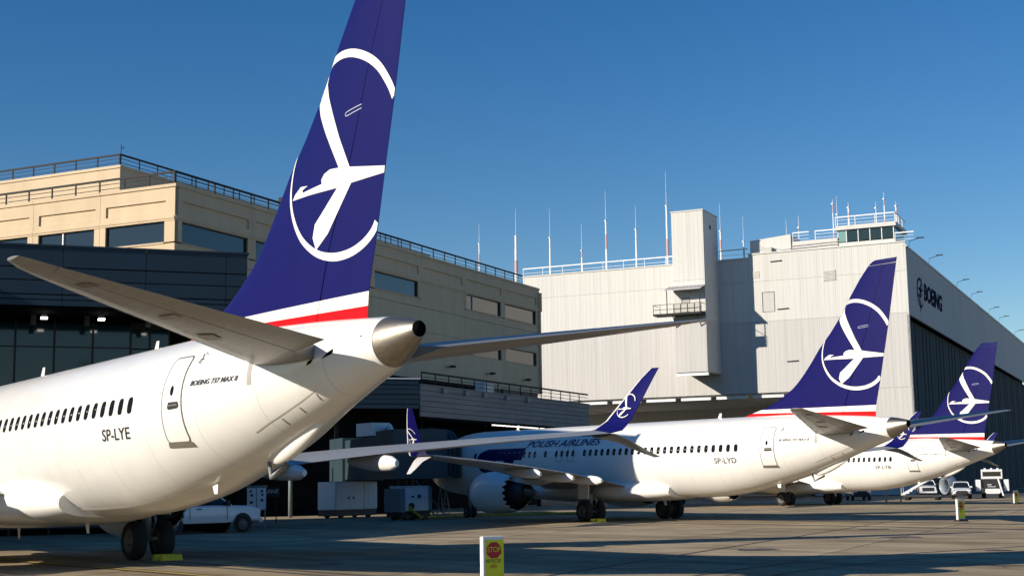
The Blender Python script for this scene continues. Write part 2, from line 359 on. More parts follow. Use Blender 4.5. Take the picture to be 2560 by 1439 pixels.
PJM = M("panel_tint", (.27, .255, .225), .5)
def make_airliner():
    P = thing("airliner", "x", "airliner")
    # fuselage
    xs = [0, .04, .1, .2, .35, .55, .8, 1.1, 1.5, 1.9, 2.3, 2.7, 3.1, 3.6, 4.2, 5, 6, 7, 8.5, 10, 12, 14, 16, 18, 20, 22, 24] + [24.5 + .5 * k for k in range(27)] + [37.92]
    N = 56; rings = []
    for x in xs:
        zt, zb, w = FZT(x), FZB(x), FW(x)
        rings.append([(x, w * math.cos(2 * math.pi * k / N), (zt + zb) / 2 + (zt - zb) / 2 * math.sin(2 * math.pi * k / N)) for k in range(N)])
    fus = MB().rings(rings).build("fuselage", WHITE, P); autosmooth(fus, 50)
    ca = []
    for t in [i / 8 for i in range(9)]:
        x = 37.93 + t * .87; zc = 4.415 + .155 * t; r = .47 - .31 * t**1.15; ca.append([(x, r * .97 * math.cos(2 * math.pi * k / 40), zc + r * math.sin(2 * math.pi * k / 40)) for k in range(40)])
    cone = MB().rings(ca, cap=False).build("tail_cone", BARE, P, True)
    ex = MB().rings([ca[-1], [(38.79, y * .925, 4.57 + (z - 4.57) * .925) for _, y, z in ca[-1]], [(38.3, y * .9, 4.57 + (z - 4.57) * .9) for _, y, z in ca[-1]]], cap=True).build("exhaust_duct", BLACK, cone, True)
    lip = MB().rings([[(38.802, y * 1.0, 4.57 + (z - 4.57) * 1.0) for _, y, z in ca[-1]], [(38.802, y * .93, 4.57 + (z - 4.57) * .93) for _, y, z in ca[-1]]], cap=False).build("exhaust_lip", BARE, cone)
    # vertical tail
    zz = [(5.56, 5.48), (5.75, 5.7), (5.97, 5.95), 6.2, 6.5, 6.8, 7.2, 7.7, 8.3, 9.0, 9.8, 10.6, 11.3, 11.86]
    def hin(zs, d):
        def g(i):
            za, zb_ = zs[i] if isinstance(zs[i], tuple) else (zs[i], zs[i]); zm = za + (zb_ - za) * .8
            return (lerp(FHI, zm) - fle(za)) / (lerp(FTE, zb_) - fle(za)) + d
        return g
    fin = panel("vertical_fin", NAVY, P, [fsec(z) for z in zz], 0., hin(zz, -.003), 18)
    rud = panel("rudder", NAVY, P, [fsec(z) for z in zz], hin(zz, .003), 1., 8)
    tip = panel("fin_tip", NAVY, fin, [fsec(z) for z in (11.885, 12.0, 12.06)] + [((37.45, 0, 12.1), (38.69, 0, 12.1), (0, .05, 0))], 0., 1., 16)
    z1 = [(5.41, 5.20), (5.48, 5.34), (5.558, 5.478)]; z0 = [(5.05, 4.9), (5.25, 5.05), (5.408, 5.198)]
    for zs, nm, mt in ((z1, "white_stripe", EMBW), (z0, "red_stripe", REDP)):
        panel(nm, mt, fin, [fsec(z) for z in zs], 0., hin(zs, -.0018), 18); panel(nm, mt, rud, [fsec(z) for z in zs], hin(zs, .0018), 1., 8)
    for s in (-1, 1):
        decal(emblem_bm(), lambda a, b, s=s: finpt(max(fle(b) + .05, min(a, lerp(FTE, b) - .012)), b, .008, s), "crane_emblem", EMBW, fin, .22)
    # small fairings on the fin
    cap = smooth_line([(36.9, 9.17), (36.62, 9.155), (36.36, 9.13), (36.31, 9.09), (36.36, 9.055), (36.62, 9.075), (36.9, 9.095)], 3)
    decal(poly_bm(ribbon(cap, .022)), lambda a, b: finpt(a, b, .010, -1), "hinge_fairing", M("fairing_line", (.35, .36, .48), .4), fin, .1)
    # horizontal tail
    for s in (-1, 1):
        def st(y): return (lerp([(.2, 33.1), (1.3, 34.32), (6.6, 37.93), (7.05, 38.28), (7.27, 38.62)], y), lerp([(.2, 37.42), (.72, 37.52), (6.6, 38.98), (7.1, 39.14), (7.27, 39.16)], y))
        ys = [.2, 1.3, 2.5, 4, 5.5, 6.58, 6.6, 7.0, 7.2, 7.27]
        secs = []
        for y in ys:
            a, b = st(y); z = 4.27 + .128 * y; t = lerp([(.2, .44), (2, .36), (6.6, .12), (7.27, .05)], y); secs.append(((a, s * y, z), (b, s * y, z - .02), (0, 0, t)))
        hc = lambda i: .67 if ys[i] < 6.59 else 1.
        stab = panel("horizontal_stabilizer", STABG, P, secs, 0., hc, 14)
        panel("leading_edge", POL, stab, [((a[0] - .012, a[1], a[2]), b, (0, 0, t[2] * 1.06)) for a, b, t in secs[1:8]], 0., .05, 6)
        e = [k for k in range(len(ys)) if 1.0 < ys[k] < 6.59]
        panel("elevator", STABG, stab, [secs[k] for k in e], .680, 1., 6)
    low = lambda x, y: (x, y, 4.27 - .128 * y - lerp([(-7.2, .06), (-1.2, .215)], y) * yt(min(1, max(0, (x - lerp([(-7.05, 38.28), (-6.6, 37.93), (-1.3, 34.32)], y)) / (lerp([(-6.6, 38.98), (-.72, 37.52)], y) - lerp([(-7.05, 38.28), (-6.6, 37.93), (-1.3, 34.32)], y))))) * 2 - .012)
    for q, mt, nm in (([(36.2, -2.9), (36.55, -2.75), (36.75, -3.05), (36.4, -3.25)], PJM, "access_panel"), ([(38.15, -5.9), (38.45, -5.75), (38.5, -5.95), (38.2, -6.1)], SEAL, "access_panel"), ([(37.1, -4.1), (37.5, -3.95), (37.6, -4.15), (37.2, -4.3)], PJM, "access_panel")):
        decal(poly_bm([q]), low, nm, mt, P, .15)
    for q in ([(34.75, -1.75), (35.5, -2.85), (36.6, -4.4), (37.95, -6.3)], [(35.35, -1.5), (36.0, -2.6), (37.0, -4.2), (38.15, -6.2)]):
        decal(poly_bm(ribbon(smooth_line(q, 6), .02)), low, "skin_joint", SEAL, P, .2)
    for k in range(7):
        a = 34.55 + k * .14; decal(poly_bm(ribbon([(a + .18, -1.62 - k * .2), (a + .24, -1.66 - k * .2)], .10)), low, "caution_mark", INK, P, 0)
    # wings
    for s in (-1, 1):
        tb = [(1.2, 13.4, 21.45, 1.70, 1.80, .80), (1.9, 14.1, 21.55, 1.80, 1.87, .74), (3.6, 15.4, 21.7, 2.12, 2.22, .58), (5.4, 16.6, 21.85, 2.42, 2.55, .46), (9.4, 19.15, 22.98, 2.92, 3.02, .32), (13, 21.35, 24.1, 3.28, 3.35, .23), (16.3, 23.3, 25.06, 3.60, 3.60, .15)]
        # a subtle aft slope shows the top of the flaps from behind
        secs = [((le, s * y, zl + .17 * (1 - y / 24)), (te, s * y, zt_), (0, 0, t)) for y, le, te, zl, zt_, t in tb]
        wing = panel("wing", GREYW, P, secs, 0., lambda i: .74 if i < 6 else .78, 16, camb=.02)
        panel("leading_edge", POL, wing, [((a[0] - .015, a[1], a[2]), b, (0, 0, t[2] * 1.03)) for a, b, t in secs], 0., .06, 6, camb=.02)
        panel("flap", GREYW, wing, secs[1:4], .745, 1., 6, camb=.02); panel("flap", GREYW, wing, secs[3:6], .745, 1., 6, camb=.02); panel("aileron", GREYW, wing, secs[5:7], .785, 1., 6, camb=.02)
        for y, xe, ze, L in ((4.4, 22.6, 2.22, 3.6), (6.4, 22.75, 2.40, 3.4), (9.1, 23.55, 2.66, 2.9)):
            rg = []
            for k in range(11):
                t = k / 10; x = xe - L * (1 - t); r = .27 * math.sin(math.pi * (.06 + .94 * min(1, t * 1.25))**.8) if t < .75 else .27 * math.sin(math.pi * (.06 + .94 * .9375)**.8) * 1. + .0
                r = .30 * math.sqrt(max(.0, math.sin(math.pi * (t * .80 + .02)))) if t < 1 else .12
                zc = lerp([(0, ze + .16), (.6, ze + .06), (1, ze)], t); rg.append([(x, s * y + r * .62 * math.cos(2 * math.pi * q / 16), zc + r * math.sin(2 * math.pi * q / 16) * .85) for q in range(16)])
            autosmooth(MB().rings(rg).build("flap_track_fairing", GREYW if False else WHITE2, wing), 50)
        wl = [((23.3, s * 16.3, 3.65), (25.06, s * 16.3, 3.60), (0, 0, .15)), ((23.62, s * 16.75, 3.72), (25.14, s * 16.75, 3.70), (0, -s * .08, .15)), ((23.98, s * 17.05, 4.05), (25.24, s * 17.05, 4.02), (0, -s * .13, .05)), ((24.5, s * 17.4, 4.75), (25.44, s * 17.4, 4.72), (0, -s * .11, .03)), ((25.02, s * 17.72, 5.42), (25.64, s * 17.72, 5.40), (0, -s * .07, .02)), ((25.36, s * 17.9, 5.76), (25.74, s * 17.9, 5.75), (0, -s * .03, .01))]
        wlt = panel("winglet", NAVY, wing, wl, 0., 1., 12)
        panel("winglet_edge", EMBW, wlt, [((a[0] - .012, a[1], a[2]), b, tuple(c * 1.08 for c in t)) for a, b, t in wl], 0., .13, 6)
        st2 = [((23.9, s * 16.5, 3.56), (25.1, s * 16.5, 3.58), (0, 0, .14)), ((24.45, s * 17.05, 3.38), (25.22, s * 17.05, 3.36), (0, .05 * s, .09)), ((24.95, s * 17.6, 3.04), (25.45, s * 17.6, 3.02), (0, .04 * s, .06)), ((25.3, s * 17.95, 2.84), (25.62, s * 17.95, 2.84), (0, .02 * s, .03))]
        panel("winglet_strake", GREYW if s > 0 else WHITE2, wing, st2, 0., 1., 10)
        ym = lambda z: lerp([(3.7, 16.75), (4.04, 17.05), (4.74, 17.4), (5.41, 17.72)], z)
        for q in (-1, 1):
            decal(emblem_bm(), lambda a, b, s=s, q=q: (24.83 + (a - 36.0) * .19, s * (ym(4.5 + (b - 8.3) * .19)) + q * .075, 4.5 + (b - 8.3) * .19 + q * s * -.03), "crane_emblem", EMBW, wlt, 0)
        # engine
        ey, ez = s * 4.83, 1.62
        eng = MB().lathe([(12.55, .80), (12.42, .86), (12.35, .93), (12.40, 1.0), (12.7, 1.1), (13.3, 1.17), (14.2, 1.18), (15.1, 1.11), (15.62, 1.03)], 'x', (0, ey, ez), 54).build("nacelle", WHITE2, P, True)
        MB().lathe([(12.42, .86), (12.352, .925), (12.405, 1.004), (12.55, 1.064)], 'x', (-.004, ey, ez), 54).build("inlet_lip", POL, eng, True)
        MB().lathe([(12.55, .80), (13.2, .88), (13.25, .30), (12.85, .02)], 'x', (0, ey, ez), 40).build("fan", DKMET, eng, True)
        ch = MB(); nt_ = 18
        for k in range(nt_):
            t0, t1 = 2 * math.pi * k / nt_, 2 * math.pi * (k + 1) / nt_; tm = (t0 + t1) / 2; q = lambda x, r, t: (x, ey + r * math.cos(t), ez + r * math.sin(t))
            ch.add([q(15.62, 1.03, t0), q(15.62, 1.03, tm), q(15.62, 1.03, t1), q(15.93, .97, tm), q(15.60, .985, t0), q(15.60, .985, t1), q(15.9, .945, tm)], [(0, 1, 3), (1, 2, 3), (4, 6, 5), (0, 3, 6, 4), (3, 2, 5, 6)])
        ch.build("chevron_nozzle", WHITE2, eng)
        MB().lathe([(15.60, .985), (14.9, 1.0), (14.7, .55), (15.6, .62), (16.7, .47), (16.72, .44), (16.2, .42)], 'x', (0, ey, ez), 36).build("core_cowl", DKMET, eng, True)
        MB().lathe([(16.2, .40), (16.7, .32), (17.3, .15), (17.6, .03)], 'x', (0, ey, ez), 28, True).build("exhaust_plug", BARE, eng, True)
        pyl = MB().rings([[(13.6, ey - .12, 2.7), (13.6, ey + .12, 2.7), (13.6, ey + .12, 2.75), (13.6, ey - .12, 2.75)], [(15.2, ey - .2, 2.3), (15.2, ey + .2, 2.3), (15.2, ey + .2, 2.85), (15.2, ey - .2, 2.85)], [(17.6, ey - .2, 1.98), (17.6, ey + .2, 1.98), (17.6, ey + .2, 2.6), (17.6, ey - .2, 2.6)], [(19.4, ey - .1, 2.25), (19.4, ey + .1, 2.25), (19.4, ey + .1, 2.4), (19.4, ey - .1, 2.4)]]).build("pylon", WHITE2, P)
        # main gear
        gear = MB().tube([(19.6, s * 2.75, 2.2), (19.75, s * 2.86, .52)], .13, 12).tube([(19.6, s * 2.78, 1.8), (19.2, s * 1.3, 1.9)], .06, 8).tube([(19.75, s * 2.86, .56), (19.75, s * 2.30, .56)], .07, 8).tube([(19.75, s * 2.86, .56), (19.75, s * 3.42, .56)], .07, 8).tube([(20.02, s * 2.86, 1.55), (20.28, s * 2.86, 1.12), (20.0, s * 2.86, .68)], .035, 6).tube([(19.7, s * 2.86, 1.5), (20.6, s * 2.86, 2.1)], .035, 6).build("main_gear", STEEL, P, True)
        for dy in (-.43, .43):
            wheel("wheel", .565, .42, P, (19.75, s * 2.86 + dy, .565))
        MB().box(19.3, 20.2, s * 3.34 - .02, s * 3.34 + .02, 1.25, 2.1).build("gear_door", WHITE2, P)
    # nose gear
    MB().tube([(4.0, 0, 1.5), (4.05, 0, .36)], .08, 10).tube([(4.05, -.3, .35), (4.05, .3, .35)], .05, 8).build("nose_gear", STEEL, P, True)
    for dy in (-.22, .22): wheel("wheel", .345, .22, P, (4.05, dy, .345))
    # wing-to-body fairing
    rg = []
    for k in range(19):
        t = k / 18; x = 11.2 + 13.2 * t; q = math.sin(math.pi * t)**.55 if 0 < t < 1 else 0; w = 1.45 + .72 * q; zb = 1.24 - .30 * q; zt = 2.0 + .28 * q
        rg.append([(x, w * math.copysign(abs(math.cos(a))**.7, math.cos(a)), (zt + zb) / 2 + (zt - zb) / 2 * math.copysign(abs(math.sin(a))**.8, math.sin(a))) for a in [2 * math.pi * j / 36 for j in range(36)]])
    autosmooth(MB().rings(rg).build("wing_body_fairing", WHITE2, P), 60)
    # cabin windows
    for i in range(45):
        x = 29.74 - .508 * i
        if i in (31, 29, 24) or x < 6.9: continue
        for s in (-1, 1):
            v = lens_window(x, 3.72, s=s); o = raw("cabin_window", v, [list(range(len(v)))[::s]], CABGL, fus)
    # doors
    for s in (-1, 1):
        for xa, zb_, w_, h_ in ((31.27, 2.83, .79, 1.80), (4.75, 2.55, .86, 1.83)):
            pts = []
            for cx, cz, a0 in ((xa + w_ - .1, zb_ + h_ - .1, 0), (xa + .1, zb_ + h_ - .1, 90), (xa + .1, zb_ + .1, 180), (xa + w_ - .1, zb_ + .1, 270)):
                for k in range(5): t = R(a0 + 22.5 * k); pts.append((cx + .1 * math.cos(t), cz + .1 * math.sin(t)))
            full = []
            for k in range(len(pts)):
                a, b = pts[k], pts[(k + 1) % len(pts)]; m = max(1, int(math.hypot(b[0] - a[0], b[1] - a[1]) / .12)); full += [(a[0] + (b[0] - a[0]) * j / m, a[1] + (b[1] - a[1]) * j / m) for j in range(m)]
            dr = decal(poly_bm([full]), lambda a, b, s=s: side(a, b, .010, s), "door", WHITE2, fus, .15)
            for p in dr.data.polygons: p.use_smooth = True
            decal(poly_bm(ribbon(full + [full[0]], .030)), lambda a, b, s=s: side(a, b, .013, s), "door_seal", SEAL, dr, .12)
            decal(poly_bm([[(xa - .05, zb_ - .10), (xa + w_ + .07, zb_ - .10), (xa + w_ + .02, zb_ + .01), (xa, zb_ + .01)]]), lambda a, b, s=s: side(a, b, .02, s), "door_sill", SEAL, dr, .12)
            raw("door_window", [side(xa + w_ * .5 + .07 * math.cos(2 * math.pi * k / 12), zb_ + 1.08 + .11 * math.sin(2 * math.pi * k / 12), .016, s) for k in range(12)], [list(range(12))], CABGL, dr)
            decal(poly_bm([[(xa + w_ * .3, zb_ + .72), (xa + w_ * .38, zb_ + .68), (xa + w_ * .84, zb_ + .70), (xa + w_ * .9, zb_ + .76), (xa + w_ * .84, zb_ + .84), (xa + w_ * .36, zb_ + .84)]]), lambda a, b, s=s: side(a, b, .016, s), "door_handle", DKMET, dr, .1)
            decal(poly_bm(ribbon([(xa + w_ * .38, zb_ + .765), (xa + w_ * .82, zb_ + .775)], .03)), lambda a, b, s=s: side(a, b, .024, s), "handle_lever", BARE, dr, .1)
        for xa in (15.55, 16.55):      # overwing exits
            q = [(xa, 3.3), (xa + .52, 3.3), (xa + .52, 4.22), (xa, 4.22), (xa, 3.3)]; full = []
            for a, b in zip(q, q[1:]): full += [(a[0] + (b[0] - a[0]) * j / 6, a[1] + (b[1] - a[1]) * j / 6) for j in range(6)]
            decal(poly_bm(ribbon(full + [q[0]], .028)), lambda a, b, s=s: side(a, b, .008, s), "exit_outline", SEAL, fus, .12)
    # lettering shared by the three
    decal(fit_text("BOEING 737 MAX 8", 32.35, 34.02, 3.96, 4.07, .35, .03), lambda a, b: side(a, b, .009), "type_lettering", INK, fus, .12)
    decal(fit_text("POLISH AIRLINES", 12.5, 19.3, 4.12, 4.50, .35, .025), lambda a, b: side(a, b + (a - 12.6) * 0, .009), "airline_lettering", INKB, fus, .12)
    bar = [(7.55, 3.42), (7.7, 3.72), (8.1, 3.98), (8.7, 4.12), (12.52, 4.12), (12.2, 3.42), (11.45, 3.42), (11.2, 2.6), (10.3, 2.6), (10.4, 3.42), (9.6, 3.42), (9.6, 2.75), (8.6, 2.6), (7.9, 2.85)]
    decal(poly_bm([bar]), lambda a, b: side(a, b, .005), "airline_wordmark", NAVY, fus, .12)
    sg = emblem_bm(); decal(sg, lambda a, b: side(32.46 + (a - 36.0) * .06, 4.55 + (b - 8.3) * .055, .008), "small_emblem", INK, fus, 0)
    # stabilizer root: trim scale, seals and dark outlets
    for q in ([(36.06, 4.10), (36.2, 4.14), (36.27, 4.22), (36.12, 4.18)], [(36.5, 4.19), (36.82, 4.27), (36.85, 4.36), (36.7, 4.31)]):
        decal(poly_bm([q]), lambda a, b: side(a, b, .012), "outlet", BLACK, fus, .1)
    decal(poly_bm(ribbon([(34.35, 4.75), (34.35, 3.85)], .13)), lambda a, b: side(a, b, .006), "trim_scale", M("scale_grey", (.36, .34, .31), .5), fus, .1)
    # access panel outlines on the lower tail
    PJ = M("panel_joint_grey", (.50, .46, .39), .6)
    for q, w_ in (([(33.97, 2.93), (34.4, 3.08), (34.83, 3.22), (35.5, 3.44), (36.05, 3.63)], .018), ([(34.82, 3.17), (34.82, 3.05)], .03), ([(35.41, 3.36), (35.41, 3.25)], .03), ([(36.03, 3.58), (36.01, 3.46)], .03)):
        decal(poly_bm(ribbon(q, w_)), lambda a, b: side(a, b, .006), "panel_joint", PJ if len(q) > 2 else SEAL, fus, .1)
    decal(poly_bm(ribbon([(23.6 + .45 * k, lerp([(23.6, 1.46), (25.5, 1.45), (27.4, 1.50), (29.6, 1.72), (31.86, 2.19)], 23.6 + .45 * k)) for k in range(19)], .03)), lambda a, b: side(a, b, .010), "lap_joint", EMBW, fus, .2)
    # aerials, masts, tail skid
    def blade(x, z, h, sweep, c, up=1, y=0., nm="blade_antenna"):
        panel(nm, WHITE2, fus, [((x, y, z), (x + c, y, z), (0, .05, 0)), ((x + sweep, y, z + up * h), (x + sweep + c * .55, y, z + up * h), (0, .03, 0))], 0., 1., 8)
    blade(18.3, 5.22, .36, .22, .34); blade(26.75, 5.22, .30, .18, .28); blade(9.2, 5.22, .32, .2, .3)
    blade(16.7, .97, .36, .12, .26, -1); blade(22.3, 1.24, .42, .2, .3, -1); blade(31.0, 1.96, .22, .12, .3, -1, -.35, "drain_mast")
    rg = []
    for k in range(13):
        t = k / 12; x = 33.25 + 1.95 * t; r = .26 * math.sqrt(max(0.0001, math.sin(math.pi * (.03 + .94 * t)))) * (1 - .35 * t); rg.append([(x, r * .75 * math.cos(2 * math.pi * j / 16), FZB(x) - .02 + r * math.sin(2 * math.pi * j / 16)) for j in range(16)])
    autosmooth(MB().rings(rg).build("belly_fairing", WHITE2, fus), 60)
    MB().tube([(33.0, 0, 2.42), (33.12, 0, 2.05), (33.75, 0, 2.28), (33.7, 0, 2.55)], .05, 8).build("tail_skid", STEEL, fus, True)
    MB().box(37.42, 37.62, -.50, -.42, 4.45, 4.54).build("vent", PLAS, fus)
    # flight deck windows
    for s in (-1, 1):
        for q in ([(1.72, 3.72), (2.42, 3.72), (2.62, 4.30), (2.02, 4.12)], [(2.5, 3.72), (3.15, 3.75), (3.2, 4.25), (2.72, 4.32)]):
            decal(poly_bm([q]), lambda a, b, s=s: side(a, b, .01, s), "cockpit_window", CABGL, fus, .12)
    return P

proto = make_airliner()
POSE = [(0, 0, 0, -.00567, .00934, .06049), (-18.91887, 38.56053, -.01147, .01385, -.00641, .01395), (-39.99603, 77.02726, -.00995, .01672, -.00654, -.08014)]
PLAB = ["white airliner with huge navy crane tail nearest the camera, lettered SP-LYE", "white airliner lettered SP-LYD, middle of the three, nose in building shade", "farthest white airliner, its navy tail against the hangar doors"]
REG = ["SP-LYE", "SP-LYD", "SP-LYB"]
planes = [proto, copy_tree(proto), copy_tree(proto)]
for P, (x, y, a, ro, pi_, dz), lab, rg in zip(planes, POSE, PLAB, REG):
    Rx = Matrix.Rotation(ro, 4, 'X'); Rp = Matrix.Rotation(-pi_, 4, 'Y'); Rz = Matrix.Rotation(a, 4, 'Z')
    Mx = Matrix.Translation((20 + x, y, dz - .2)) @ Rz @ Rp @ Rx @ Matrix.Translation((-20, 0, .2))
    P.matrix_world = Mx; tag(P, lab, "airliner", "airliners parked in a row")
    fus = [c for c in P.children if c.name.startswith("fuselage")][0]
    decal(fit_text(rg, 28.28, 29.75, 2.98, 3.25, 0., .01), lambda p, q: side(p, q, .009), "registration_lettering", INK, fus, .12)
    for w in [c for c in P.children if c.name.startswith("wheel")]:
        r = .565 if w.location.x > 10 else .345
        w.location.z = r - (Mx @ Vector((w.location.x, w.location.y, 0))).z
# wheel chocks
def chock(loc, rz, lab):
    t = thing("wheel_chock", lab, "chock", loc, rz, "yellow wheel chocks")
    for dx in (-.22, .22): MB().prism([(dx - .10, 0), (dx + .10, 0), (dx + .03, .17), (dx - .03, .17)], 'y', -.32, .32).build("wedge", YEL, t)
    MB().box(-.2, .2, -.03, .03, .03, .06).build("tie_bar", YEL, t)
chock((20.62, 3.1, 0), .1, "yellow chock behind the right main wheels of SP-LYE")
chock((1.72, 35.4, 0), .1, "yellow chock behind the left main wheels of SP-LYD")

# ------------------------------------------------------------------ office building (beige precast)
U0, V0 = -16.86, 38.58                       # corner of the two street faces in the site grid
def grid_thing(name, label, cat, u, v, group=None):
    return thing(name, label, cat, UV(u, v), HB, group)
OF = grid_thing("office_building", "beige precast office block with roof railings behind the tails", "building", U0, V0)
# local x = along the sunlit face (negative = left), local y = along the shaded face
LA, LB = 48., 63.2
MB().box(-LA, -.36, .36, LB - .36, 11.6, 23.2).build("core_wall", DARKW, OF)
MB().box(-LA, -.2, .2, LB - .2, 23.2, 23.3).build("roof", M("roof_felt", (.25, .24, .23), .9, var=.1), OF)
def face_obj(name, mb_fn, mat, face, parent=OF):
    """mb_fn(box) gets a box maker in face space: a = along the face, d = outward depth, z"""
    mb = MB()
    if face == 'A': bx = lambda a0, a1, d0, d1, z0, z1: mb.box(a0, a1, -d1, -d0, z0, z1)
    else: bx = lambda a0, a1, d0, d1, z0, z1: mb.box(d0, d1, a0, a1, z0, z1)
    mb_fn(bx); return mb.build(name, mat, parent)
def bays(face):
    if face == 'A': return [(-6.28 - 6.41 * k, -.92 - 6.41 * k) for k in range(7)]
    return [(.82 + 8.93 * k, 8.75 + 8.93 * k) for k in range(7)]
for face in "AB":
    L0, L1 = (-LA, 0.) if face == 'A' else (0., LB)
    bs = bays(face)
    # parapet coping and the moulding over the windows: one length per bay
    cuts = sorted([L0, L1] + [(bs[i][1] + bs[i + 1][0]) / 2 for i in range(len(bs) - 1)])
    for a, b in zip(cuts, cuts[1:]):
        a2, b2 = a + .015, b - .015
        if face == 'A' and b == 0.: b2 = 0.
        face_obj("coping", lambda bx: bx(a2, b2 + (.12 if (face == 'A' and b == 0) else 0), -.5, .10, 23.40, 23.62), BEIGE, face)
        bay = [q for q in bs if a - .1 <= (q[0] + q[1]) / 2 <= b + .1][0] if any(a - .1 <= (q[0] + q[1]) / 2 <= b + .1 for q in bs) else (a + .6, b - .6)
        p0, p1 = bay[0] + .0, bay[1] + .1
        def spandrel(bx):
            bx(a2, b2, -.36, 0, 22.45, 23.40); bx(a2, b2, -.36, 0, 21.30, 21.66); bx(a2, p0, -.36, 0, 21.66, 22.45); bx(p1, b2, -.36, 0, 21.66, 22.45); bx(p0, p1, -.36, -.14, 21.66, 22.45)
        face_obj("parapet_panel", spandrel, BEIGE, face)
        face_obj("moulding", lambda bx: (bx(a2, b2, -.36, .09, 21.12, 21.30), bx(a2, b2, -.36, .04, 20.98, 21.12)), BEIGE, face)
        # pilasters beside the opening, sill wall and the storeys below
        wins = {'A': [0, 1, 2, 3, 4, 5, 6], 'B': [0, 1, 2, 3, 5, 6]}[face]
        k = bs.index(bay) if bay in bs else -1
        for ztop, zbot, zs in ((20.98, 19.45, 18.6), (16.35, 14.88, 13.9)):
            zlow = zs if ztop > 20 else 11.9
            if k in wins and not (ztop < 20 and face == 'B' and k < 5):
                face_obj("pilaster", lambda bx: bx(a2, bay[0], -.36, 0, zbot, ztop), BEIGE, face); face_obj("pilaster", lambda bx: bx(bay[1], b2, -.36, 0, zbot, ztop), BEIGE, face)
                w = bay[1] - bay[0]; n = 2 if face == 'B' else 2
                face_obj("window_frame", lambda bx: (bx(bay[0], bay[1], -.30, -.12, ztop - .07, ztop), bx(bay[0], bay[1], -.30, -.12, zbot, zbot + .07), bx(bay[0], bay[0] + .07, -.30, -.12, zbot + .07, ztop - .07), bx(bay[1] - .07, bay[1], -.30, -.12, zbot + .07, ztop - .07)), FRAMEB, face)
                if (face == 'A' and k == 1) or (face == 'B' and k == 5):
                    mx = bay[0] + (.43 if face == 'A' else .2) * w
                    face_obj("mullion", lambda bx: bx(mx - .05, mx + .05, -.29, -.10, zbot + .07, ztop - .07), SIGNW, face)
                face_obj("window_pane", lambda bx: bx(bay[0] + .07, bay[1] - .07, -.26, -.22, zbot + .07, ztop - .07), GLASSB, face)
                if ztop > 20: face_obj("sill", lambda bx: bx(bay[0] + .01, bay[1] - .01, -.36, .05, zbot - .10, zbot - .002), BEIGE, face)
                zt2 = zbot - .1 if ztop > 20 else zbot
            else: zt2 = ztop
            face_obj("wall_panel", lambda bx: bx(a2, b2, -.36, -.02, zlow + .02, zt2 - .002), BEIGE, face)
            if zt2 < ztop and k in wins:
                pass
        face_obj("wall_panel", lambda bx: bx(a2, b2, -.36, -.02, 16.37, 18.58), BEIGE, face)
# rounded end return at the far right of the shaded face
MB().box(-.5, .28, LB - .25, LB + .15, 21.0, 23.1).box(-.5, .2, LB - .3, LB + .02, 11.9, 21.0).build("end_return", BEIGE, OF)
# ribbon of dark vents below, lights on the wall
for a in (48.4, 53.6, 57.8): face_obj("vent_louvre", lambda bx: bx(a, a + 4.6, -.30, .0, 11.22, 11.86), M("vent_dark", (.03, .03, .032), .6), 'B')
for a, z in ((41.3, 13.4), (50.0, 13.3), (58.8, 13.2)):
    face_obj("wall_light", lambda bx: (bx(a - .06, a + .06, 0, .55, z - .05, z + .05), bx(a - .25, a + .30, .35, .75, z - .12, z + .10)), RAILD, 'B')
# railings: one welded panel per bay, shared mesh
def rail_panel(L, h, mat, nm, bars=2, post=.10):
    m = MB().box(0, post, -.04, .04, 0, h); m.box(post, L, -.05, .05, h - .15, h)
    for k in range(bars): z = .12 + (h - .3) * (k + .3) / bars; m.box(post, L, -.02, .02, z, z + .045)
    me = m.mesh(nm); me.materials.append(mat); return me
rp = rail_panel(2.28, .98, RAILD, "railing_panel")
def rail_run(root, me, p0, p1, z, step):
    p0, p1 = Vector(p0), Vector(p1); d = (p1 - p0); n = max(1, round(d.length / step)); ang = math.atan2(d.y, d.x)
    for k in range(n):
        o = bpy.data.objects.new("railing_panel", me); COL.objects.link(o); o.parent = root; q = p0 + d * k / n; o.location = (q.x, q.y, z); o.rotation_euler = (0, 0, ang); o.scale = (d.length / n / step, 1, 1)
rail_run(OF, rp, (-.15, .15, 0), (-LA, .15, 0), 23.62, 2.28); rail_run(OF, rp, (-.15, .15, 0), (-.15, LB - 4, 0), 23.62, 2.28)
# set-back top storey
MB().box(-LA - 8, -13.2, 9.4, 62, 23.3, 28.1).build("penthouse_wall", BEIGE, OF); MB().box(-LA - 8, -13.1, 9.3, 62, 28.1, 28.32).build("coping", BEIGE, OF)
rail_run(OF, rp, (-13.3, 9.5, 0), (-LA, 9.5, 0), 28.32, 2.28); rail_run(OF, rp, (-13.3, 9.5, 0), (-13.3, 58, 0), 28.32, 2.28)
MB().tube([(-13.4, 9.7, 28.3), (-13.4, 9.7, 30.1)], .03, 6).tube([(-13.4, 9.7, 29.75), (-13.15, 9.7, 29.9), (-13.15, 9.7, 29.7)], .03, 6).build("lightning_rod", RAILD, OF)
MB().box(-.6, -.2, 13.6, 14.2, 23.3, 25.1).build("roof_vent", RAILD, OF)
# base storey under the office, its shade put into the wall colour
MB().box(-LA, -1.2, 1.2, LB - .5, 0, 11.6).build("base_wall", DARKW, OF)

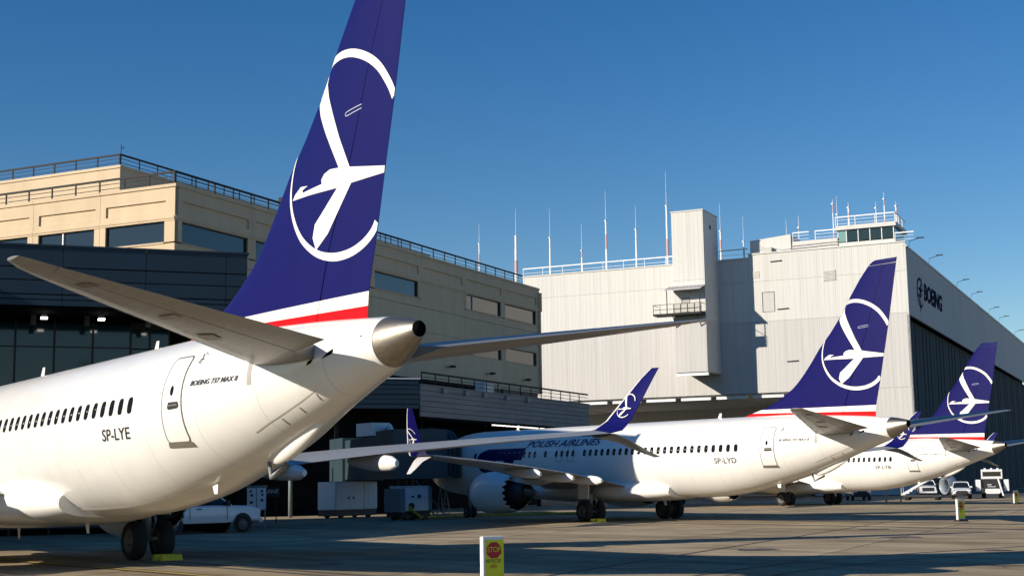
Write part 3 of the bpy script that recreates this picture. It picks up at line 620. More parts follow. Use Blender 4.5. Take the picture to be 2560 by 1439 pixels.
# ------------------------------------------------------------------ grey clad link building in front of the office, with its walkway
LK = grid_thing("link_building", "low grey ribbed metal building between office and hangar", "building", -8., 58.3)
for k in range(6):
    z0 = 7.55 + k * .42
    for a in range(6):
        MB().box(-.10, .0 + (.03 if k % 2 else 0), a * 5.95 + .01, (a + 1) * 5.95 - .01, z0, z0 + .385).build("siding_board", SIDE, LK)
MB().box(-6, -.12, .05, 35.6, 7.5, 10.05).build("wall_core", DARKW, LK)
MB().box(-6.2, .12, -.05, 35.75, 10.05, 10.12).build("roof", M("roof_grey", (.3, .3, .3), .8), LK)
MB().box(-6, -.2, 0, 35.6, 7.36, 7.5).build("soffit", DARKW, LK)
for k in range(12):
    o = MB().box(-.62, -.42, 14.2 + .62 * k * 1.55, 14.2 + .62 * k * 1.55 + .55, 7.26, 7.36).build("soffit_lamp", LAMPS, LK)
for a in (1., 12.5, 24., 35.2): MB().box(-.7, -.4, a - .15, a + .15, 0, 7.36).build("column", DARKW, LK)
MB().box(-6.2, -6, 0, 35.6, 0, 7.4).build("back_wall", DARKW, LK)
rl = rail_panel(2.4, 1.0, RAILD, "walkway_rail", 2, .05)
rail_run(LK, rl, (0, .2, 0), (0, 35.4, 0), 10.12, 2.4)
for a in (3.5, 7.5, 11.0, 15.5, 20.): MB().box(.0, .28, a, a + .7, 9.55, 9.95).build("light_box", M("box_grey", (.22, .23, .24), .6), LK)
MB().box(-1.2, -.3, 12.2, 14.0, 10.12, 11.0).tube([(-.6, 14.0, 10.9), (-.6, 14.5, 10.9), (-.6, 14.5, 10.1)], .12, 8).build("air_handler", CARTW, LK)

# ------------------------------------------------------------------ navy panel building with glass front, ahead of the nearest airliner's nose
HD = R(73.4)
ND = thing("glass_front_building", "navy metal and glass building behind the nearest airliner's fuselage", "building", (0, 15.65, 0), HD + math.pi)
# local x = along the face to the left, local y = away from the camera is negative -> depth axis
# after the half turn: +x runs left along the face, outward normal is +y*(-1)
_n = Vector((math.cos(HD + math.pi), math.sin(HD + math.pi), 0)); _o = Vector((-_n.y, _n.x, 0)); OUT = 1. if _o.dot(Vector((59.9, -29.4, 0))) > 0 else -1.
def nb(name, x0, x1, d0, d1, z0, z1, mat, parent=ND):       # d = distance behind the face
    y0, y1 = -OUT * d0, -OUT * d1
    return MB().box(x0, x1, min(y0, y1), max(y0, y1), z0, z1).build(name, mat, parent)
rows = [(12.92, 11.97), (11.97, 11.38), (11.38, 10.74), (10.74, 10.51), (10.51, 10.22)]
joints = [0, 1.0, 4.64, 8.29, 11.94, 15.3]
for zi, (zt_, zb_) in enumerate(rows):
    for a, b in zip(joints, joints[1:]):
        nb("metal_panel", a + .012, b - .012, .0 + .02 * (zi % 2), .10, zb_ + .045, zt_, NAVYP)
nb("wall_core", 0.02, 15.3, .11, 27, 10.3, 12.85, DARKW); nb("parapet_cap", -.06, 15.3, -.06, .25, 12.93, 13.02, NAVYP)
nb("soffit", .02, 15.3, .2, 27, 10.2, 10.29, DARKW)
nb("roof", .05, 15.3, .3, 27, 12.86, 12.92, DARKW)
gx = [4.82 + 1.775 * k for k in range(7)]
for a, b in zip(gx, gx[1:]):
    for z0, z1 in ((8.93, 10.02), (6.4, 8.87), (3.6, 6.34), (.3, 3.54)): nb("glass_pane", a + .05, b - .05, 5.0, 5.03, z0, z1, NAVYG)
for a in gx: nb("mullion", a - .05, a + .05, 4.94, 5.1, 0, 10.1, MULL)
for z in (8.9, 6.37, 3.57): nb("transom", gx[0], gx[-1], 4.96, 5.05, z - .03, z + .03, MULL)
for a, b in ((2.97, 3.82), (3.92, 4.76)):
    for z0, z1 in ((8.93, 9.86), (6.4, 8.87), (3.6, 6.34)): nb("glass_pane", a, b, 5.35, 5.38, z0, z1, NAVYG)
nb("mullion", 3.82, 3.92, 5.3, 5.42, 0, 9.9, MULL); nb("mullion", 2.9, 2.97, 5.3, 5.42, 0, 9.9, MULL); nb("head_panel", 2.9, 4.78, 5.3, 5.42, 9.87, 10.19, MULL)
nb("back_wall", 1.2, 15.3, 5.5, 5.7, 0, 10.2, DARKW); nb("end_wall", .4, 1.2, 3., 27, 0, 10.2, DARKW)
for a, b in ((8.95, 1), (6.4, 1), (3.9, 1)):
    hh = nb("canopy_lamp", a - .13, a + .13, 2.2, 2.45, 10.0, 10.2, PLAS); nb("diffuser", a - .15, a + .15, 2.1, 2.55, 9.93, 10.0, LAMP, hh)
for a in (9.4, 7.0, 4.2): nb("speaker", a - .12, a + .12, 3.0, 3.3, 9.72, 10.2, PLAS)

# the same building turns towards the camera's left and runs on out of view in front of the nose
_inv = (Matrix.Translation((0, 15.65, 0)) @ Matrix.Rotation(HD + math.pi, 4, 'Z')).inverted()
_q = [_inv @ Vector((x, y, 0)) for x, y in ((-4.3, 1.0), (8.2, -22.0), (-8, -31), (-30, 2), (-28, 8))]
MB().prism([(p.x, p.y) for p in _q], 'z', 10.2, 12.9).build("side_wing_upper", NAVYP, ND)
_q2 = [_inv @ Vector((x, y, 0)) for x, y in ((-7.5, 1.5), (5.5, -22.0), (-9, -30), (-29, 2), (-28, 7))]
MB().prism([(p.x, p.y) for p in _q2], 'z', 0., 10.2).build("side_wing_lower", NAVYP, ND)

# ------------------------------------------------------------------ second navy wing beyond SP-LYD's nose
NW = thing("navy_wing_building", "small navy slatted metal building left of the grey ribbed building", "building", (-28.78, 43.92, 0), HD + math.pi)
for k in range(6):
    z0 = 7.78 + k * .36
    MB().box(0, 13, -.04 if k % 2 else 0, .14, z0, z0 + .325).build("slat", NAVYP, NW) if OUT < 0 else MB().box(0, 13, -.14, .04 if k % 2 else 0, z0, z0 + .325).build("slat", NAVYP, NW)
dd = (lambda a, b: (-b, -a)) if OUT > 0 else (lambda a, b: (a, b))
y0, y1 = dd(.15, 5.); MB().box(.02, 13, y0, y1, 7.7, 9.92).build("wall_core", DARKW, NW)
y0, y1 = dd(-.1, .5); MB().box(-.1, 13, y0, y1, 9.95, 10.05).build("coping", CARTW, NW)
y0, y1 = dd(3.5, 3.8); MB().box(.05, 13, y0, y1, 0, 7.7).build("back_wall", DARKW, NW)
for a in (.25, 6.): y0, y1 = dd(.4, .7); MB().box(a, a + .3, y0, y1, 0, 7.7).build("column", DARKW, NW)

# ------------------------------------------------------------------ hangar
HU, HV = 16.43, 143.09
HG = grid_thing("hangar", "huge pale hangar with roof antennas and a corner control cab", "building", HU, HV)
# local x = u - HU (face A runs to negative x), y = v - HV (face B runs to positive y)
ZR = 31.7
rib = HANG
def clad(x0, x1, z0, z1, y=0., mat=HANG, step=2.3, parent=HG):
    n = max(1, round((x1 - x0) / step)); w = (x1 - x0) / n
    for k in range(n):
        a, b = x0 + k * w + .008, x0 + (k + 1) * w - .008; m = MB().box(a, b, y, y + .25, z0 + .012, z1 - .012)
        q = a + .25
        while q < b - .1: m.box(q - .03, q + .03, y - .012, y + .001, z0 + .02, z1 - .02); q += .58
        m.build("wall_panel", mat, parent)
for z0, z1, mt in ((28.5, ZR, HANG), (23.1, 28.5, HANG), (13.6, 23.1, HANG2)):
    clad(-54.2, -20.75, z0, z1, mat=mt); 
    clad(-20.75, -.02, z0, z1 + (.5 if z1 == ZR else 0), mat=mt)
clad(-15.5, -.02, .05, 13.6, mat=HANG2)
MB().box(-54.2, -2.1, .3, 165, 13.6, ZR - .2).build("hangar_core", DARKW, HG)
MB().box(-54.4, -.3, .26, 70, ZR - .15, ZR).build("roof", M("roof_pale", (.5, .5, .48), .8), HG)
MB().box(-54.2, -20.75, -.12, .3, ZR, ZR + .16).build("coping", HANG, HG); MB().box(-20.75, .05, -.12, .3, ZR + .5, ZR + .66).build("coping", HANG, HG)
# recessed ground storey
MB().box(-95, -15.6, 33.8, 34.1, 0, 13.5).build("recess_wall", HANG2, HG); MB().box(-54.2, -15.6, .3, 34, 13.45, 13.58).build("recess_soffit", HANG2, HG)
MB().box(-15.8, -15.52, .3, 34, 0, 13.5).build("recess_side_wall", HANG2, HG); MB().box(-95, -54.2, 20, 33.8, 13.3, ZR - .3).build("rear_block", HANG2, HG)
for k in range(7):
    MB().box(-51 + k * 5., -51 + k * 5. + 4.2, .5, .9, 13.0, 13.44).build("soffit_beam", RAILW, HG)
# lift shaft standing proud of the wall
SX0, SX1, SY = -29.32, -24.92, -6.39
def shaft():
    for z0, z1, mt in ((16.3, 23.1, HANG2), (23.1, 28.5, HANG), (28.5, 37.7, HANG)):
        clad(SX0, SX1, z0, z1, SY, mt, 2.2)
        m = MB().box(SX1 - .25, SX1, SY + .26, .02, z0 + .012, z1 - .012); m.build("wall_panel", mt, HG)
    MB().box(SX0 + .02, SX1 - .27, SY + .27, .02, 16.3, 37.65).build("shaft_core", HANG2, HG); MB().box(SX0 - .08, SX1 + .08, SY - .08, .1, 37.7, 37.86).build("shaft_cap", HANG, HG)
    MB().box(SX1 - .01, SX1 + .04, -3.6, -3.1, 35.6, 36.1).build("shaft_vent", BLACK, HG)
    MB().box(SX0, SX1, SY + .2, SY + .6, 15.85, 16.25).build("shaft_beam", RAILW, HG)
shaft()
# balcony on the shaft front
BX0, BX1, BY = -31.55, -24.95, SY - 2.0
BA = MB().box(BX0, BX1, BY, SY - .02, 23.75, 24.0).build("balcony_floor", RAILD, HG)
for px in [BX0 + .05 + k * .94 for k in range(8)]: MB().box(px - .03, px + .03, BY, BY + .06, 24.0, 25.2).build("baluster", RAILD, BA)
for z in (24.5, 25.15): MB().box(BX0, BX1, BY, BY + .05, z, z + .06).build("handrail", RAILD, BA)
MB().box(BX0, BX0 + .05, BY + .06, SY - .05, 25.15, 25.21).build("handrail", RAILD, BA); MB().box(BX1 - .05, BX1, BY + .06, SY - .05, 25.15, 25.21).build("handrail", RAILD, BA)
MB().box(BX0 + 2.9, BX1 - .06, BY + .07, BY + .10, 24.05, 25.1).build("mesh_screen", M("mesh_grey", (.45, .44, .40), .6), BA)
MB().prism([(BY - .25, 26.95), (SY - .02, 27.65), (SY - .02, 27.75), (BY - .25, 27.05)], 'x', -29.9, -24.9).build("balcony_canopy", HANG2, HG)
for k in range(10): MB().prism([(BY - .26, 27.06), (SY - .03, 27.76), (SY - .03, 27.81), (BY - .26, 27.11)], 'x', -29.8 + k * .5, -29.72 + k * .5).build("canopy_rib", HANG2, HG)
for px in (-29.6, -25.1): MB().box(px - .05, px + .05, BY + .02, BY + .12, 24.0, 27.05).build("canopy_post", RAILD, BA)
MB().box(-28.1, -27.1, SY - .06, SY - .03, 24.02, 26.2).build("balcony_door", M("door_grey", (.35, .34, .31), .6), HG)
for px in (-29.0, -25.6): MB().tube([(px, SY, 22.3), (px, BY + .4, 23.75)], .07, 6).build("balcony_brace", RAILD, BA)
# taller block and machinery to the right of the shaft
MB().prism([(-20.7, 32.3), (-20.7, 34.25), (-15.1, 34.7), (-15.1, 32.3)], 'y', 1.0, 9.).build("roof_house", HANG, HG)
MB().box(-15.1, -8.9, 1.2, 9., 32.3, 33.7).build("roof_house", HANG, HG)
for z in (32.75, 33.1): MB().tube([(-15.0, 1.05, z), (-10, 1.05, z + .12), (-2.0, .6, z + .1)], .045, 6).build("pipe", HANG2, HG)
MB().tube([(-20.6, .95, 33.0), (-17.5, .95, 33.0), (-16.3, .95, 32.7), (-15.2, .95, 32.75)], .05, 6).build("pipe", HANG2, HG)
MB().box(-18.9, -17.6, .3, .95, 32.35, 33.1).tube([(-19.2, .6, 33.5), (-18.9, .6, 32.6)], .05, 6).build("roof_fan", HANG2, HG)
# control cab on the corner
CB = MB().box(-8.6, -1.4, .5, 8.2, 32.25, 32.85).build("cab_base", HANG, HG)
for k in range(4): MB().box(-7.55 + k * 1.52 + .05, -7.55 + (k + 1) * 1.52 - .05, .42, .46, 32.95, 34.45).build("cab_window", CABG, CB)
for k in range(5): MB().box(-7.55 + k * 1.52 - .05, -7.55 + k * 1.52 + .05, .38, .5, 32.85, 34.5).build("cab_mullion", RAILW, CB)
MB().box(-8.55, -7.62, .42, .46, 32.95, 34.45).build("cab_window", CABT, CB)
for k in range(4): MB().box(-1.42, -1.38, .6 + k * 1.85, .6 + (k + 1) * 1.85 - .1, 32.95, 34.45).build("cab_window", CABT, CB)
MB().box(-8.5, -1.5, .5, 8.1, 32.86, 34.48).build("cab_room", BLACK, CB)
MB().box(-8.9, -1.1, .1, 8.5, 34.5, 35.05).build("cab_roof", HANG, CB)
rw = rail_panel(2.4, 1.25, RAILW, "white_railing", 2, .07); rw2 = rail_panel(3.2, 1.15, RAILW, "white_railing_long", 1, .06)
rail_run(HG, rw, (-8.9, .2, 0), (-1.2, .2, 0), 35.05, 2.4); rail_run(HG, rw, (-1.2, .2, 0), (-1.2, 8.2, 0), 35.05, 2.4); rail_run(HG, rw, (-11.9, 1.3, 0), (-8.9, 1.3, 0), 33.7, 2.4)
rail_run(HG, rw, (-14.9, 1.3, 0), (-12.7, 1.3, 0), 33.7, 2.4); rail_run(HG, rw, (-1.3, .1, 0), (-.1, .1, 0), 32.3, 1.2)
rail_run(HG, rw2, (-54.2, .1, 0), (-29.4, .1, 0), ZR + .16, 3.2); rail_run(HG, rw2, (-24.8, .1, 0), (-20.8, .1, 0), ZR + .3, 3.2)
# fittings on the lit wall
MB().box(-18.95, -17.4, -.10, 0, 24.35, 26.95).build("wall_door", HANG2, HG); MB().box(-19.02, -18.95, -.16, .0, 24.35, 27.02).box(-19.02, -17.4, -.16, 0, 26.96, 27.02).build("door_frame", SEAL, HG)
LV = MB().box(-10.75, -9.1, -.06, 0, 27.9, 29.3).build("louvre", HANG2, HG)
for k in range(8): MB().box(-10.7, -9.15, -.12, -.06, 27.95 + k * .17, 28.02 + k * .17).build("louvre_slat", HANG2, LV)
for x, z in ((-16.9, 31.05), (-16.2, 24.6), (-15.2, 17.6)):
    MB().tube([(x - .8, -.16, z), (x + .6, -.16, z + .05)], .05, 6).tube([(x - .8, -.16, z), (x - .8, 0, z)], .05, 6).tube([(x + .6, -.16, z + .05), (x + .6, 0, z + .05)], .09, 6).build("wall_bracket", RAILD, HG)
MB().box(-20.4, -19.3, -.05, 0, 29.0, 29.9).build("faded_patch", M("patch_grey", (.52, .49, .44), .8, var=.2), HG)
# face B: fascia, lettering, steel doors
for k in range(16):
    MB().box(-.30, .0, k * 10 + .02, (k + 1) * 10 - .02, 22.85, ZR - .1).build("fascia_panel", HANG2, HG)
MB().box(-.35, .12, .0, 160, ZR - .08, ZR + .12).build("roof_edge_trim", RAILW, HG)
MB().box(-.02, .0, .02, .5, .05, 22.8).box(-.3, -.02, -.0, .5, .05, 22.8).build("corner_pier", HANG2, HG)
for k in range(13):
    MB().box(-1.3, -1.0, .6 + k * 12.2, .6 + (k + 1) * 12.2 - .12, .05, 22.8).build("hangar_door_leaf", HDOOR, HG)
    for q in range(1, 4): MB().box(-1.0, -.93, .6 + k * 12.2 + q * 3.05 - .06, .6 + k * 12.2 + q * 3.05 + .06, .3, 22.6).build("door_rib", HDOOR, HG)
MB().box(-2, -1.35, .5, 160, 0, 22.8).build("door_void", DARKW, HG)
lt = fit_text("BOEING", 12.6, 29.0, 26.0, 28.5, .22, .035)
bmesh.ops.solidify(lt, geom=lt.faces[:], thickness=-.12) if False else None
decal(lt, lambda s, t: (.06, s, t), "fascia_lettering", LOGOB, HG, 0)
sym = []
sym += ribbon([(9.6 + 2.35 * math.cos(a), 26.7 + 1.9 * math.sin(a)) for a in [R(20 + 13 * k) for k in range(25)]], [.12 + .3 * math.sin(math.pi * k / 24) for k in range(25)])
sym += ribbon([(9.0 + 1.9 * math.cos(a), 26.9 + .75 * math.sin(a)) for a in [R(150 + 12 * k) for k in range(22)]], .22)
sym += [[(8.4, 25.2), (9.1, 26.6), (11.6, 29.4), (10.2, 26.8)], [(7.9, 27.2), (9.5, 27.5), (12.2, 27.2), (9.6, 26.9)], [(9.0, 24.0), (9.3, 25.4), (9.9, 26.0), (9.5, 24.4)]]
decal(poly_bm(sym), lambda s, t: (.05, s, t), "fascia_symbol", LOGOB, HG, 0)
for v in (2.2, 18.4, 45.7, 62.3, 86.6, 102.5, 131.5):
    fl = MB().tube([(0, v, ZR + .1), (.2, v, ZR + .9), (1.5, v, ZR + 1.25)], .045, 6).build("flood_light_arm", RAILD, HG); MB().box(1.1, 2.0, v - .2, v + .2, ZR + 1.2, ZR + 1.3).build("flood_light_head", RAILD, fl)

# ------------------------------------------------------------------ antenna masts on the hangar roof
def mast(u, v, z0, zk, z1, r, lab, red=0):
    p = UV(u, v); t = thing("antenna_mast", lab, "antenna", (p.x, p.y, z0), 0, "antenna masts on the hangar roof")
    zk -= z0; z1 -= z0; n = 4
    for k in range(n):
        a, b = zk * k / n, zk * (k + 1) / n; MB().tube([(0, 0, a), (0, 0, b - .01)], r * .72 * (1 - .12 * k), 8).build("mast_section", MASTR if (k + red) % 3 == 0 and red >= 0 else RAILW, t)
    MB().tube([(0, 0, zk), (0, 0, z1)], .035, 6, .015).build("whip", RAILW, t); MB().box(-.15, .15, -.15, .15, zk - .15, zk).build("mast_head", RAILW, t)
for u, zk, z1, r, lab, red in ((-48.2, 38.7, 41.7, .22, "leftmost antenna mast, rising above the office roof rail", 1), (-42.0, 39.3, 43.4, .40, "thickest antenna mast, second from the left", 2), (-36.4, 38.6, 43.0, .24, "antenna mast third from left on the hangar roof", -1),
                               (-31.3, 36.2, 40.2, .2, "lowest antenna mast midway along the white hangar rail", 0), (-27.4, 40.3, 44.6, .25, "tall red and white antenna mast in the middle of the rail", 1), (-22.75, 38.6, 42.1, .24, "white antenna mast just left of the tallest one", -1),
                               (-18.0, 41.6, 46.6, .28, "tallest antenna mast beside the lift shaft", 2), (-10.1, 37.2, 41.1, .26, "antenna mast just right of the lift shaft", 1), (-6.8, 35.4, 38.9, .18, "slim antenna mast left of the roof house", 1)):
    mast(u, 150, ZR, zk, z1, r, lab, red)
for u, v, z0, zk, z1, r, lab, red in ((.2, 146.5, 33.7, 35, 37.2, .06, "thin white whip antenna at the left end of the small roof rail", -1), (1.9, 146.5, 33.7, 36, 37.6, .09, "reddish antenna behind the small roof rail", 0), (6.4, 147.5, 33.7, 39.0, 39.6, .13, "left red antenna of the pair beside the control cab", 0), (6.95, 147.5, 33.7, 37.5, 40.0, .09, "thin white antenna of the pair beside the control cab", -1),
                                        (8.6, 147, 35.05, 38.2, 38.9, .22, "stubby antenna on the left part of the cab roof", 1), (13.5, 146, 35.05, 38.7, 39.6, .14, "red antenna at the right end of the cab roof", 0), (15.0, 146, 35.05, 37.6, 38.2, .2, "antenna at the far corner of the cab roof", 1), (12.4, 146, 35.05, 37.6, 38.4, .1, "short white pole left of the cab roof's red antenna", -1)):
    mast(u, v, z0, zk, z1, r, lab, red)

# ------------------------------------------------------------------ jet bridge at SP-LYD's forward door
JB = thing("jet_bridge", "dark teal jet bridge docked at the nose of the middle airliner", "jet bridge", (-17.6, 34.2, 0), 0)
def seg_box(a, b, w, h, z, name, mat, parent=JB, base=(-17.6, 34.2)):
    a, b = Vector((a[0] - base[0], a[1] - base[1], 0)), Vector((b[0] - base[0], b[1] - base[1], 0)); d = (b - a).normalized(); n = Vector((-d.y, d.x, 0)) * w / 2
    q = [a - n, b - n, b + n, a + n]; v = [(p.x, p.y, z) for p in q] + [(p.x, p.y, z + h) for p in q]
    return MB().add(v, [(0, 3, 2, 1), (4, 5, 6, 7), (0, 1, 5, 4), (1, 2, 6, 5), (2, 3, 7, 6), (3, 0, 4, 7)]).build(name, mat, parent)
seg_box((-15.4, 34.4), (-27.6, 37.9), 2.6, 2.7, 2.55, "tunnel", BRIDGE); seg_box((-26.0, 37.45), (-29.5, 38.4), 3.0, 3.0, 2.45, "tunnel_outer", BRIDGE)
seg_box((-13.2, 33.9), (-16.6, 34.7), 3.5, 3.0, 2.5, "cab", BRIDGE)
for k in range(7):
    t = k / 6; c = (-14.6 + .1 * t, 35.5 + .26 * k * .75); r = 1.62 - .05 * (k % 2) - .1 * t; bow = MB(); pts = []
    for j in range(13): a = math.pi * j / 12; pts.append((c[0] + r * math.cos(a) + 17.6, c[1] - 34.2, 3.9 + (1.65 - .1 * t) * math.sin(a)))
    pts = [(pts[0][0], pts[0][1], 2.6)] + pts + [(pts[-1][0], pts[-1][1], 2.6)]
    bow.tube(pts, .11, 6).build("bellows_hoop", PLAS if k % 2 else BRIDGE, JB)
for p in ((-16.4, 34.4), (-16.9, 35.4)): MB().tube([(p[0] + 17.6, p[1] - 34.2, .5), (p[0] + 17.6, p[1] - 34.2, 2.6)], .16, 10).build("support_leg", BRIDGE, JB)
for p in ((-16.4, 34.1), (-16.9, 35.7)):
    w_ = wheel("bridge_wheel", .45, .35, JB, (p[0] + 17.6, p[1] - 34.2, .45))
MB().box(-4.2, -2.2, .2, 1.6, 5.35, 6.2).tube([(-2.3, 1.2, 5.6), (-1.6, 1.2, 5.9), (-1.2, 1.2, 5.3)], .2, 10).build("air_unit", CARTW, JB)
MB().tube([(-1.1, 2.1, 2.4), (2.6, 1.9, .2)], .05, 6).tube([(-1.1, 2.9, 2.4), (2.6, 2.7, .2)], .05, 6).build("service_stair", CARTG, JB)

# ------------------------------------------------------------------ vehicles
def car_mesh(prof, width, tumble, nm, mat, parent):
    """prof = side outline of stations (x, z_low, z_high, half width low, half width high) lofted with rounded shoulders"""
    rings = []
    for x, z0, z1, w0, w1 in prof:
        r = min(.12, (z1 - z0) * .3)
        half = [(w0 * .94, z0), (w0, z0 + r), (w0 + (w1 - w0) * .6, z0 + (z1 - z0) * .6), (w1, z1 - r * .8), (w1 - r * .7, z1 - r * .1), (w1 * .45, z1 + .012), (0, z1 + .02)]
        rings.append([(x, y, z) for y, z in half] + [(x, -y, z) for y, z in half[::-1][1:]])
    return autosmooth(MB().rings(rings).build(nm, mat, parent), 32)
def suv(name, label, loc, rz, paint, group=None):
    t = thing(name, label, "car", loc, rz, group)
    body = car_mesh([(-2.28, .55, .95, .80, .78), (-2.2, .40, 1.12, .88, .84), (-1.5, .38, 1.16, .92, .87), (0, .36, 1.14, .92, .88), (.95, .36, 1.10, .92, .88), (1.5, .38, 1.06, .92, .85), (2.0, .42, .98, .89, .78), (2.22, .50, .86, .80, .70), (2.27, .55, .72, .74, .68)], 1.85, .1, "body", paint, t)
    car_mesh([(-2.12, 1.08, 1.16, .84, .82), (-1.75, 1.1, 1.62, .84, .66), (-1.2, 1.1, 1.68, .85, .66), (0, 1.1, 1.69, .86, .66), (.35, 1.1, 1.62, .86, .66), (1.12, 1.08, 1.13, .84, .80)], 1.7, .2, "greenhouse", CARG, t)
    car_mesh([(-1.85, 1.60, 1.64, .66, .62), (-1.2, 1.62, 1.70, .68, .64), (0, 1.62, 1.71, .68, .64), (.38, 1.58, 1.63, .67, .63)], 1.4, .1, "roof", paint, t)
    for y in (-.66, .66):
        MB().tube([(.36, y, 1.62), (1.14, y * 1.22, 1.10)], .035, 6).build("pillar", paint, t)
        MB().prism([(y - .20, .80), (y + .20, .80), (y + .17, .90), (y - .17, .90)], 'x', 2.12, 2.24).build("headlight", CARTW, t)
        MB().box(.95, 1.1, y * 1.42 - .1, y * 1.42 + .1, 1.10, 1.24).build("mirror", paint, t)
    MB().prism([(-.55, .48), (.55, .48), (.62, .66), (.42, .82), (-.42, .82), (-.62, .66)], 'x', 2.20, 2.30).build("grille", PLAS, t)
    MB().box(2.16, 2.31, -.72, .72, .34, .46).build("bumper", PLAS, t)
    for x in (-1.36, 1.36):
        for y in (-.82, .82): wheel("wheel", .36, .24, t, (x, y, .36))
    return t
def pickup(name, label, loc, rz, paint, group=None):
    t = thing(name, label, "pickup truck", loc, rz, group)
    car_mesh([(2.88, .72, .95, .84, .80), (2.84, .55, 1.12, .93, .86), (2.3, .52, 1.24, .97, .88), (1.2, .50, 1.28, .98, .92), (.95, .48, 1.30, .98, .94), (-.9, .48, 1.28, .98, .94), (-1.0, .48, 1.26, .98, .94), (-2.8, .55, 1.26, .98, .94), (-2.9, .7, 1.2, .95, .92)], 2, .1, "body", paint, t)
    car_mesh([(1.25, 1.24, 1.30, .90, .86), (.45, 1.26, 1.84, .90, .70), (-.2, 1.26, 1.93, .90, .70), (-.75, 1.26, 1.90, .90, .70), (-1.0, 1.25, 1.30, .90, .86)], 1.8, .2, "cab_glass", CARG, t)
    car_mesh([(.50, 1.80, 1.86, .71, .66), (0, 1.84, 1.95, .73, .68), (-.78, 1.82, 1.92, .72, .67)], 1.4, .1, "roof", paint, t)
    for y in (-.9, .9):
        MB().tube([(.47, y * .79, 1.84), (1.27, y * .98, 1.28)], .045, 6).build("pillar", paint, t); MB().tube([(-.7, y * .79, 1.86), (-.92, y * .99, 1.28)], .06, 6).build("pillar", paint, t)
        MB().box(.95, 1.12, y * 1.13 - .1, y * 1.13 + .1, 1.28, 1.50).build("mirror", PLAS, t); MB().box(-.55, -.32, y * 1.088 - .02, y * 1.088 + .02, 1.10, 1.15).build("door_handle", PLAS, t)
        MB().box(2.80, 2.90, y * .8 - .12, y * .8 + .12, .88, 1.06).build("headlight", CARTW, t)
        MB().box(-.93, -.91, y * 1.09 - .004, y * 1.09 + .004, .6, 1.26).build("door_seam", PLAS, t); MB().box(1.02, 1.04, y * 1.09 - .004, y * 1.09 + .004, .6, 1.26).build("door_seam", PLAS, t)
        for x in (1.85, -1.75): MB().lathe([(-.02, .50), (.02, .50)], 'y', (x, y * 1.072, .42), 28, True).build("wheel_arch", PLAS, t)
    MB().box(2.84, 2.93, -.62, .62, .66, 1.06).build("grille", PLAS, t); MB().box(2.8, 2.98, -.92, .92, .46, .64).build("bumper", CARTW, t)
    for x in (1.85, -1.75):
        for y in (-.91, .91): wheel("wheel", .41, .28, t, (x, y, .41))
    return t
pickup("pickup_truck", "white pickup truck in shade under the nearest airliner's belly", (-2.2, 14.3, 0), R(95), CARW)
suv("parked_car", "white SUV facing the camera beside the hangar doors", (-26.7, 106.6, 0), R(-52), CARW)
suv("parked_car", "dark blue car in shade beneath the farthest airliner", (-33.5, 99.2, 0), R(-40), CARD)
pickup("pickup_truck", "white pickup truck facing the camera left of the white SUV", (-40.5, 119.5, 0), R(-50), CARW)
# utility tug
TG = thing("utility_truck", "tall white cab service truck with open front at far right", "truck", (-25.4, 109.9, 0), R(-53))
bevel(MB().box(-2.2, 1.6, -1.0, 1.0, .45, 1.05).build("chassis", PLAS, TG), .04)
bevel(MB().box(-.4, 1.2, -1.0, 1.0, 1.9, 2.15).box(-.4, 1.2, -1.0, -.86, 2.15, 2.6).box(-.4, 1.2, .86, 1.0, 2.15, 2.6).box(-.4, 1.25, -1.0, 1.0, 2.6, 2.85).build("cab", CARW, TG), .04)
MB().box(-.3, 1.12, -.86, .86, 2.15, 2.6).build("cab_glass", CARG, TG)
MB().box(-1.9, 1.3, -.85, .85, 1.05, 1.9).build("engine_bay", PLAS, TG)
for y in (-1.32, 1.32): bevel(MB().box(-.8, 1.25, y - .24, y + .24, .7, 1.85).build("side_box", CARW, TG), .04)
bevel(MB().prism([(-.75, .62), (-.6, .45), (.6, .45), (.75, .62), (.68, .95), (-.68, .95)], 'x', 1.5, 1.95).build("front_bumper", CARW, TG), .03)
MB().tube([(1.6, .55, 1.9), (1.95, .95, .25)], .08, 8).build("tow_arm", CARW, TG); MB().box(1.4, 1.6, -.5, -.1, 1.3, 1.38).box(1.4, 1.6, -.45, .3, 1.12, 1.18).build("front_pipes", CARTW, TG)
for k in (-.7, -.1, .5): MB().box(.3, .5, k, k + .18, 2.85, 2.98).build("beacon", CARTW, TG)
for x in (-1.5, 1.0):
    for y in (-.82, .82): wheel("wheel", .42, .3, TG, (x, y, .42))
# engine cowl on a stand
CW = thing("engine_cowl", "grey engine cowl ring standing between white pickup and SUV", "cowl", (-33.0, 113.2, 0), R(-20))
MB().lathe([(-.5, .92), (.5, .98), (.55, .93), (.5, .90), (-.5, .84), (-.5, .92)], 'y', (0, 0, 1.28), 32).build("cowl_shell", M("cowl_grey", (.35, .38, .42), .4, .3), CW, True)
MB().box(-.8, .8, -.45, .45, .12, .22).box(-.7, -.6, -.05, .05, .22, .75).box(.6, .7, -.05, .05, .22, .75).build("dolly", PLAS, CW)
